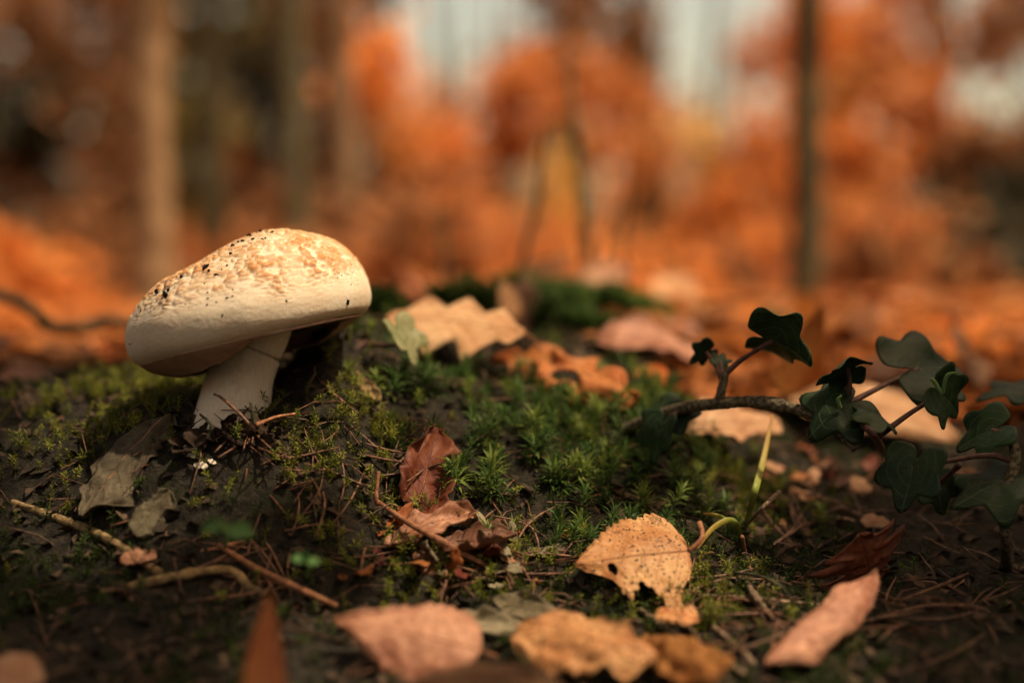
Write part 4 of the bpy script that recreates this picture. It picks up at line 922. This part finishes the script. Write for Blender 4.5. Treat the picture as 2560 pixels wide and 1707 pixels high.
for sp_, cl in byspec.items():
    cl.sort(); groups = []
    for c in cl:                                   # split along the slope where the clumps change place
        pl_ = place_of(c[0])
        if not groups or groups[-1][0] != pl_: groups.append((pl_, []))
        groups[-1][1].append(c)
    for pl_, gc in groups:
        mx = sum(c[0] for c in gc) / len(gc); D0 = sum(c[2] for c in gc) / len(gc)
        b = P(mx, 690, D0); b.z = hz(b.x, b.y)
        root = empty('shrub', b); tag(root, '%s standing %s' % (NM[sp_], pl_), 'shrub', None)
        Vs, cols, lv, lf = [], [], [], []
        for (qx, qy, D, s_) in gc:
            D = D0 + (D - 4.3) * .55
            c = P(qx, qy, D); r = random.uniform(70, 105) / FPX * D
            n = int(95 * (1.25 if sp_ == 'dark' else 1)); Vs.append(leaf_quads(c, r, n, .028, rb_)); t_ = rb_.random(n) * .7 + random.random() * .3
            cols.append(np.repeat(t_, 4))
            k1_ = b + (c - b) * .45 + Vector((0, 0, .12 * (c - b).length)); Vt, Ft = tube_data([b - Vector((0, 0, .03)), k1_, c], [.012, .006, .003], 7, 4)
            o0 = sum(len(v) for v in lv); lv.append(Vt); lf += [tuple(i + o0 for i in f) for f in Ft]
        V = np.concatenate(Vs); t_ = np.concatenate(cols)
        adopt(mesh_obj('crown', V, np.arange(len(V)).reshape(-1, 4), SPEC[sp_], smooth=False, cols=np.stack([t_, t_, t_, np.ones(len(t_))], -1)), root)
        adopt(mesh_obj('limbs', np.concatenate(lv), lf, M['trunk_dark']), root)
# trunks
def trunk(name, px0, py0, px1, py1, D, wpx, mat, label, lean=0.0, cat='tree', rough=.08, buds=0):
    b = P(px0, py0, D); b.z = hz(b.x, b.y); top = P(px1, py1, D + lean); r = wpx / 2 / FPX * D
    d = top - b; top2 = b + d * 2.6
    root = empty(name, b); tag(root, label, cat)
    tube('trunk', [b - Vector((0, 0, .03)), b + d * .25 + Vector((r * .3, 0, 0)), b + d * .6, top, top2], [r * 1.35, r * 1.02, r, r * .97, r * .6], M[mat], root, 60, 14, rough, random.random() * 5, .1)
    lv, lf, lq = [], [], []
    for k in range(7):
        f = 1.45 + .16 * k; p0 = b + d * f; ang = k * 2.4; e = p0 + Vector((math.cos(ang) * .35, math.sin(ang) * .35, .28)) * d.length * .9
        Vt, Ft = tube_data([p0, (p0 + e) / 2 + Vector((0, 0, -.03)), e], [r * .3, r * .2, r * .08], 8, 5); o0 = sum(len(v) for v in lv); lv.append(Vt); lf += [tuple(i + o0 for i in q) for q in Ft]
        lq.append(leaf_quads(e, d.length * .22, 90, .026, rb_))
    adopt(mesh_obj('limbs', np.concatenate(lv), lf, M[mat]), root)
    V = np.concatenate(lq); t_ = np.repeat(rb_.random(len(V) // 4), 4)
    adopt(mesh_obj('crown', V, np.arange(len(V)).reshape(-1, 4), SPEC['rust'], smooth=False, cols=np.stack([t_, t_, t_, np.ones(len(t_))], -1)), root)
    return root
trunk('young_tree', 372, 690, 378, -60, 1.45, 92, 'trunk_tan', 'straight young tree with a pale tan trunk behind the cap')
trunk('young_tree', 2006, 715, 2022, -60, 1.5, 70, 'trunk_dark', 'straight young tree with a dark mossy trunk beyond the ivy')
trunk('young_tree', 530, 690, 520, -60, 2.6, 70, 'trunk_dark', 'slender dark tree beside the pale trunk', cat='tree')
trunk('young_tree', 735, 690, 728, -60, 2.3, 64, 'trunk_dark', 'dark slender tree behind the top of the cap', cat='tree')
trunk('young_tree', 860, 690, 845, -60, 2.4, 70, 'trunk_mid', 'brown slender tree right of the cap')
trunk('young_tree', 1640, 690, 1590, -60, 4.2, 60, 'trunk_dark', 'thin dark tree among the orange shrubs')
def sapling(pts, r, label, mat='trunk_dark'):
    b = Vector(pts[0]); b.z = hz(b.x, b.y) - .004
    o = tube('sapling_stem', [b] + pts[1:], r, M[mat], None, 40, 8, .1, random.random() * 5, .6); tag(o, label, 'sapling')
sapling([P(1480, 690, .98), P(1472, 640, .98), P(1455, 470, .98), P(1440, 330, .98), P(1426, 200, .99), P(1420, 120, 1.0)], [.0042, .0038, .003, .0022, .0012], 'tall thin bare sapling stem rising from the moss crest')
sapling([P(1290, 700, .86), P(1310, 640, .86), P(1345, 500, .86), P(1352, 420, .86), P(1362, 325, .86)], [.0022, .002, .0016, .0008], 'short thin bare stem leaning right on the crest')
sapling([P(1120, 700, 1.1), P(1110, 600, 1.1), P(1085, 500, 1.1)], [.003, .0025, .0012], 'faint thin stem behind the pointed tan leaf')
sapling([P(1545, 690, 1.15), P(1560, 590, 1.15), P(1575, 480, 1.15), P(1578, 380, 1.16)], [.003, .0028, .002, .001], 'thin bare stem among the haze of orange shrubs')
sapling([P(1500, 690, 1.05), P(1520, 600, 1.05), P(1555, 500, 1.06)], [.0022, .002, .001], 'short bare stem right of the tall sapling stem')

# low seedlings that break the edge of the litter
rs_ = np.random.default_rng(61)
for k in range(44):
    qx = -250 + k * 70 + random.uniform(-30, 30); D = random.uniform(1.7, 3.4); b = P(qx, 700, D); b.z = hz(b.x, b.y); hh = random.uniform(.03, .11) * D / 2.2
    sp_ = species(qx, 640) if random.random() < .7 else random.choice(['rust', 'brown', 'orange'])
    if sp_ == 'yellow': sp_ = 'rust'
    root = empty('seedling_bush', b); tag(root, {'orange': 'low orange', 'rust': 'low rust brown', 'brown': 'low dull brown', 'olive': 'low olive', 'dark': 'low dark green'}[sp_] + ' seedling bush on the litter before the shrubs', 'bush', sp_ + ' seedling bushes on the litter')
    V = np.concatenate([leaf_quads(b + Vector((random.gauss(0, .05), random.gauss(0, .05), hh * random.uniform(.2, 1.2))), hh * .7, 34, .02, rs_) for q in range(5)]); t_ = np.repeat(rs_.random(len(V) // 4), 4)
    adopt(mesh_obj('crown', V, np.arange(len(V)).reshape(-1, 4), SPEC[sp_], smooth=False, cols=np.stack([t_, t_, t_, np.ones(len(t_))], -1)), root)
    tube('stem', [b - Vector((0, 0, .02)), b + Vector((.005, 0, hh * .5)), b + Vector((-.004, 0, hh))], [.004, .003, .0015], M['trunk_dark'], root, 8, 5)

# leaf litter beyond the crest: nearest ones as single leaves, the rest as stuff
n = 40000; yy = .16 + 8.7 * rb_.random(n) ** 2.2; xx = (rb_.random(n) - .5) * (yy + .5) * 1.25 + rb_.normal(0, .05, n); kp = (yy > .42) | (xx > .115 + .03 * rb_.normal(0, 1, n)) | (xx < -.23); xx, yy = xx[kp], yy[kp]; n = len(xx); zz = hgt(xx, yy)
nn = rand_up(n, rb_, .35); A, B = orth(nn); a = rb_.uniform(0, 6.28, (n, 1)); A2 = A * np.cos(a) + B * np.sin(a); B2 = np.cross(nn, A2); s = rb_.uniform(.016, .03, (n, 1)) * np.clip(.35 + yy[:, None] * .9, .35, 1)
c = np.stack([xx, yy, zz + .004], -1)
V = np.stack([c - A2 * s, c - B2 * s * .55 + nn * s * .2, c + A2 * s, c + B2 * s * .55 + nn * s * .2], 1).reshape(-1, 3); lo_ = .62 + .2 * np.exp(-yy / 1.5) + .6 * fbm(xx * 1.6, yy * .8, 3.0, 3) + .28 * np.tanh(xx / (.25 * (yy + .5))); t_ = np.repeat(np.clip(lo_ + rb_.normal(0, .18, n), 0, 1), 4)  # broad brown patches in the tint also stand in for shade
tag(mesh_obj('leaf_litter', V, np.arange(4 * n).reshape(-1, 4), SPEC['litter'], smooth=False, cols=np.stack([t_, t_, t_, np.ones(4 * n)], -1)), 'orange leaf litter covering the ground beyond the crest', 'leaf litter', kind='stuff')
lp = []
for k in range(6):
    V, F, uv, *_ = leaf_mesh(random.choice(['beech', 'oak', 'birch']), .05, .03, random.uniform(-.5, .5), random.uniform(-.5, .5), .2, .06, 300 + k, 18, 5)
    lp.append(mesh_obj('fallen_leaf', V, F, M[['tan', 'rust', 'orange', 'pink', 'brown', 'rust'][k]], uv=uv))
for k in range(230):
    y = .30 + .75 * random.random(); x = random.uniform(-.28, .30) * (y + .5)
    if y < .36 and abs(x) < .1: y += .12
    if k > 120: y = random.uniform(.15, .6); x = random.uniform(.13, .36) * (y + .5) / .85 if k % 3 else random.uniform(-.36, -.21) * (y + .5) / .7
    o = lp[k] if k < 6 else link(lp[random.randrange(6)].copy())
    o.location = (x, y, hz(x, y) + .005); o.rotation_euler = (random.gauss(0, .3), random.gauss(0, .3), random.uniform(0, 6.28))
    cn = o.data.materials[0].name.replace('_leaf_blade', '').replace('_', ' ')
    tag(o, 'fallen %s leaf lying on the ground beyond the crest' % cn, 'leaf', cn + ' leaves beyond the crest')

# ------------------------------------------------------------------ unseen tree added to shade the bank, its crown open over sunlit spots
LIT = [(1130, 800, .59, .032), (1220, 815, .59, .020), (1030, 795, .60, .018), (1400, 930, .59, .026), (1640, 870, .67, .04), (1820, 1060, .62, .034), (2200, 1040, .64, .035), (1610, 1430, .47, .017), (1690, 1400, .47, .012), (1000, 1550, .41, .022), (1110, 1590, .42, .014), (1440, 1580, .415, .022), (1560, 1600, .42, .015), (1700, 1650, .43, .014), (2000, 1560, .40, .016), (2090, 1480, .41, .014), (1250, 1400, .48, .020), (1080, 1330, .485, .014), (1180, 1385, .48, .012), (1350, 1040, .55, .026), (230, 960, .58, .020), (1030, 870, .55, .012), (1500, 700, .9, .05), (1915, 1120, .52, .007), (1790, 1320, .48, .008), (1880, 1560, .45, .012), (300, 1200, .48, .010)]
LP = [(P(a, b, c), r) for a, b, c, r in LIT]
sA = SUN.cross(Vector((0, 1, 0))).normalized(); sB = SUN.cross(sA)
def s2(p): return (p.dot(sA), p.dot(sB))
L2 = np.array([[*s2(p), r + .006] for p, r in LP])
gc = s2(P(1280, 1000, .55))
NC = 34000; rc = np.random.default_rng(77)
q2 = np.stack([gc[0] + rc.uniform(-.55, .55, NC), gc[1] + rc.uniform(-.42, .42, NC)], -1)
hgtz = rc.uniform(.42, .80, NC)
dmin = np.min(np.hypot(q2[:, None, 0] - L2[None, :, 0], q2[:, None, 1] - L2[None, :, 1]) - L2[None, :, 2], 1)
cap2 = np.stack([capW[::61] @ np.array(sA), capW[::61] @ np.array(sB)], -1)
for k in range(0, NC, 4000):
    dmin[k:k + 4000] = np.minimum(dmin[k:k + 4000], np.min(np.hypot(q2[k:k + 4000, None, 0] - cap2[None, :, 0], q2[k:k + 4000, None, 1] - cap2[None, :, 1]), 1) - .016)
keep = dmin > .016
q2, hgtz = q2[keep], hgtz[keep]
base = q2[:, :1] * np.array(sA) + q2[:, 1:] * np.array(sB)
cc = base + np.array(SUN) * ((hgtz - base[:, 2]) / SUN.z)[:, None]
dd = cc - np.array(CP); Dp = dd @ np.array(CF); ok = (Dp < .05) | (np.abs(dd @ np.array(CU)) / np.maximum(Dp, 1e-3) > .27)
gsh = cc - np.array(SUN) * ((cc[:, 2] - .06) / SUN.z)[:, None]; ok &= (gsh[:, 1] < .17 + .10 * rc.random(len(cc)))
cc = cc[ok][:12000]
n = len(cc); nn = rc.standard_normal((n, 3)) * .45 + np.array(SUN); nn /= np.linalg.norm(nn, axis=1)[:, None]
A, B = orth(nn); a = rc.uniform(0, 6.28, (n, 1)); A2 = A * np.cos(a) + B * np.sin(a); B2 = np.cross(nn, A2); s = rc.uniform(.014, .021, (n, 1))
V = np.stack([cc - A2 * s, cc - B2 * s * .6, cc + A2 * s, cc + B2 * s * .6], 1).reshape(-1, 3); t_ = np.repeat(rc.random(n), 4)
tb = Vector((1.5, .15, 0)); tb.z = hz(tb.x, tb.y)
tr = empty('tree', tb); tag(tr, 'unseen beech tree added to shade the bank with its low leafy bough', 'tree')
adopt(mesh_obj('crown', V, np.arange(4 * n).reshape(-1, 4), SPEC['canopy'], smooth=False, cols=np.stack([t_, t_, t_, np.ones(4 * n)], -1)), tr)
tube('trunk', [tb - Vector((0, 0, .05)), tb + Vector((.02, 0, .8)), tb + Vector((-.02, .03, 2.0)), tb + Vector((.05, 0, 4))], [.11, .08, .07, .04], M['trunk_dark'], tr, 40, 16, .1, 3.0, .1)
lv, lf = [], []
cen = Vector(cc.mean(0)); bo = tb + Vector((0, 0, .75))
nb = 0
for k in range(500):
    e = Vector(cc[int(rc.integers(n))]); m1 = bo + (cen - bo) * rc.uniform(.3, .6) + Vector((rc.normal(0, .1), rc.normal(0, .25), rc.uniform(0, .15))); m2 = (m1 + e) / 2 + Vector((rc.normal(0, .08), rc.normal(0, .08), .04))
    path = spline([bo, m1, m2, e], 60); rp = np.interp(np.linspace(0, 1, 60), [0, .33, .67, 1], [.016, .009, .005, .002])
    pa, pb = path @ np.array(sA), path @ np.array(sB)
    d1 = np.min(np.hypot(pa[:, None] - L2[None, :, 0], pb[:, None] - L2[None, :, 1]) - L2[None, :, 2], 1); d2 = np.min(np.hypot(pa[:, None] - cap2[None, :, 0], pb[:, None] - cap2[None, :, 1]), 1) - .012
    if (np.minimum(d1, d2) - rp).min() < .002: continue
    Vt, Ft = tube_data([bo, m1, m2, e], [.016, .009, .005, .002], 16, 6)
    o0 = sum(len(v) for v in lv); lv.append(Vt); lf += [tuple(i + o0 for i in f) for f in Ft]; nb += 1
    if nb >= 14: break
print('boughs', nb)
if lv: adopt(mesh_obj('bough', np.concatenate(lv), lf, M['trunk_dark']), tr)

# ------------------------------------------------------------------ tall trees at the back of the wood, their crowns above the picture
rt2 = np.random.default_rng(99)
TALL = [(-3.9, 8.5, 'rust'), (-2.4, 9.6, 'brown'), (-.9, 9.0, 'brown'), (.45, 10.2, 'rust'), (1.9, 9.3, 'orange'), (3.1, 10.0, 'rust'), (4.6, 8.8, 'brown'), (-5.2, 6.4, 'brown'), (5.4, 6.2, 'rust')]
for k, (x, y, sp_) in enumerate(TALL):
    b = Vector((x, y, hz(x, y))); root = empty('tree', b); tag(root, ['tall rust-leaved tree', 'tall brown-leaved tree', 'tall orange-leaved tree'][{'rust': 0, 'brown': 1, 'orange': 2}[sp_]] + ' at the back of the wood beyond the shrubs', 'tree', 'tall trees at the back of the wood')
    tube('trunk', [b - Vector((0, 0, .1)), b + Vector((.03, 0, 1.5)), b + Vector((-.05, 0, 4)), b + Vector((.05, 0, 7))], [.11, .085, .07, .03], M['trunk_dark'], root, 30, 10, .08, k, .1)
    Vs, lv, lf = [], [], []
    for q in range(46):
        a = rt2.uniform(0, 6.28); rr = rt2.uniform(.1, 1.5); c = b + Vector((math.cos(a) * rr, math.sin(a) * rr * .8, rt2.uniform(3.2, 7.8)))
        Vs.append(leaf_quads(c, .5, 60, .085, rt2))
        Vt, Ft = tube_data([b + Vector((0, 0, (c.z - b.z) * .75)), (b + c) / 2 + Vector((0, 0, (c.z - b.z) * .42)), c], [.03, .02, .006], 6, 4); o0 = sum(len(v) for v in lv); lv.append(Vt); lf += [tuple(i + o0 for i in f) for f in Ft]
    V = np.concatenate(Vs); t_ = np.repeat(rt2.random(len(V) // 4), 4)
    adopt(mesh_obj('crown', V, np.arange(len(V)).reshape(-1, 4), SPEC[sp_], smooth=False, cols=np.stack([t_, t_, t_, np.ones(len(t_))], -1)), root)
    adopt(mesh_obj('limbs', np.concatenate(lv), lf, M['trunk_dark']), root)

# ------------------------------------------------------------------ the wood goes on behind the photographer
rw = np.random.default_rng(41)
WOOD = []
for k in range(17):
    a = math.radians(128 + k * 17.6); r_ = rw.uniform(2.7, 3.3)
    WOOD.append((math.cos(a) * r_, -.25 + math.sin(a) * r_, ['brown', 'dark', 'rust', 'brown', 'olive'][k % 5]))
for (x, y, sp_) in WOOD:
    b = Vector((x, y, hz(x, y))); root = empty('shrub', b); tag(root, {'brown': 'dull brown', 'dark': 'dark evergreen', 'rust': 'rust brown', 'olive': 'olive green'}[sp_] + ' bush in the ring round the clearing', 'shrub', sp_ + ' bushes round the clearing')
    Vs, lv, lf = [], [], []
    for k in range(38):
        a = rw.uniform(0, 6.28); rr = rw.uniform(0, .5); c = b + Vector((math.cos(a) * rr, math.sin(a) * rr, rw.uniform(.05, 1.6)))
        Vs.append(leaf_quads(c, .24, 70, .045, rw))
        Vt, Ft = tube_data([b - Vector((0, 0, .03)), (b + c) / 2 + Vector((0, 0, .15)), c], [.014, .008, .003], 7, 4); o0 = sum(len(v) for v in lv); lv.append(Vt); lf += [tuple(i + o0 for i in f) for f in Ft]
    V = np.concatenate(Vs); t_ = np.repeat(rw.random(len(V) // 4), 4)
    adopt(mesh_obj('crown', V, np.arange(len(V)).reshape(-1, 4), SPEC[sp_], smooth=False, cols=np.stack([t_, t_, t_, np.ones(len(t_))], -1)), root)
    adopt(mesh_obj('limbs', np.concatenate(lv), lf, M['trunk_dark']), root)
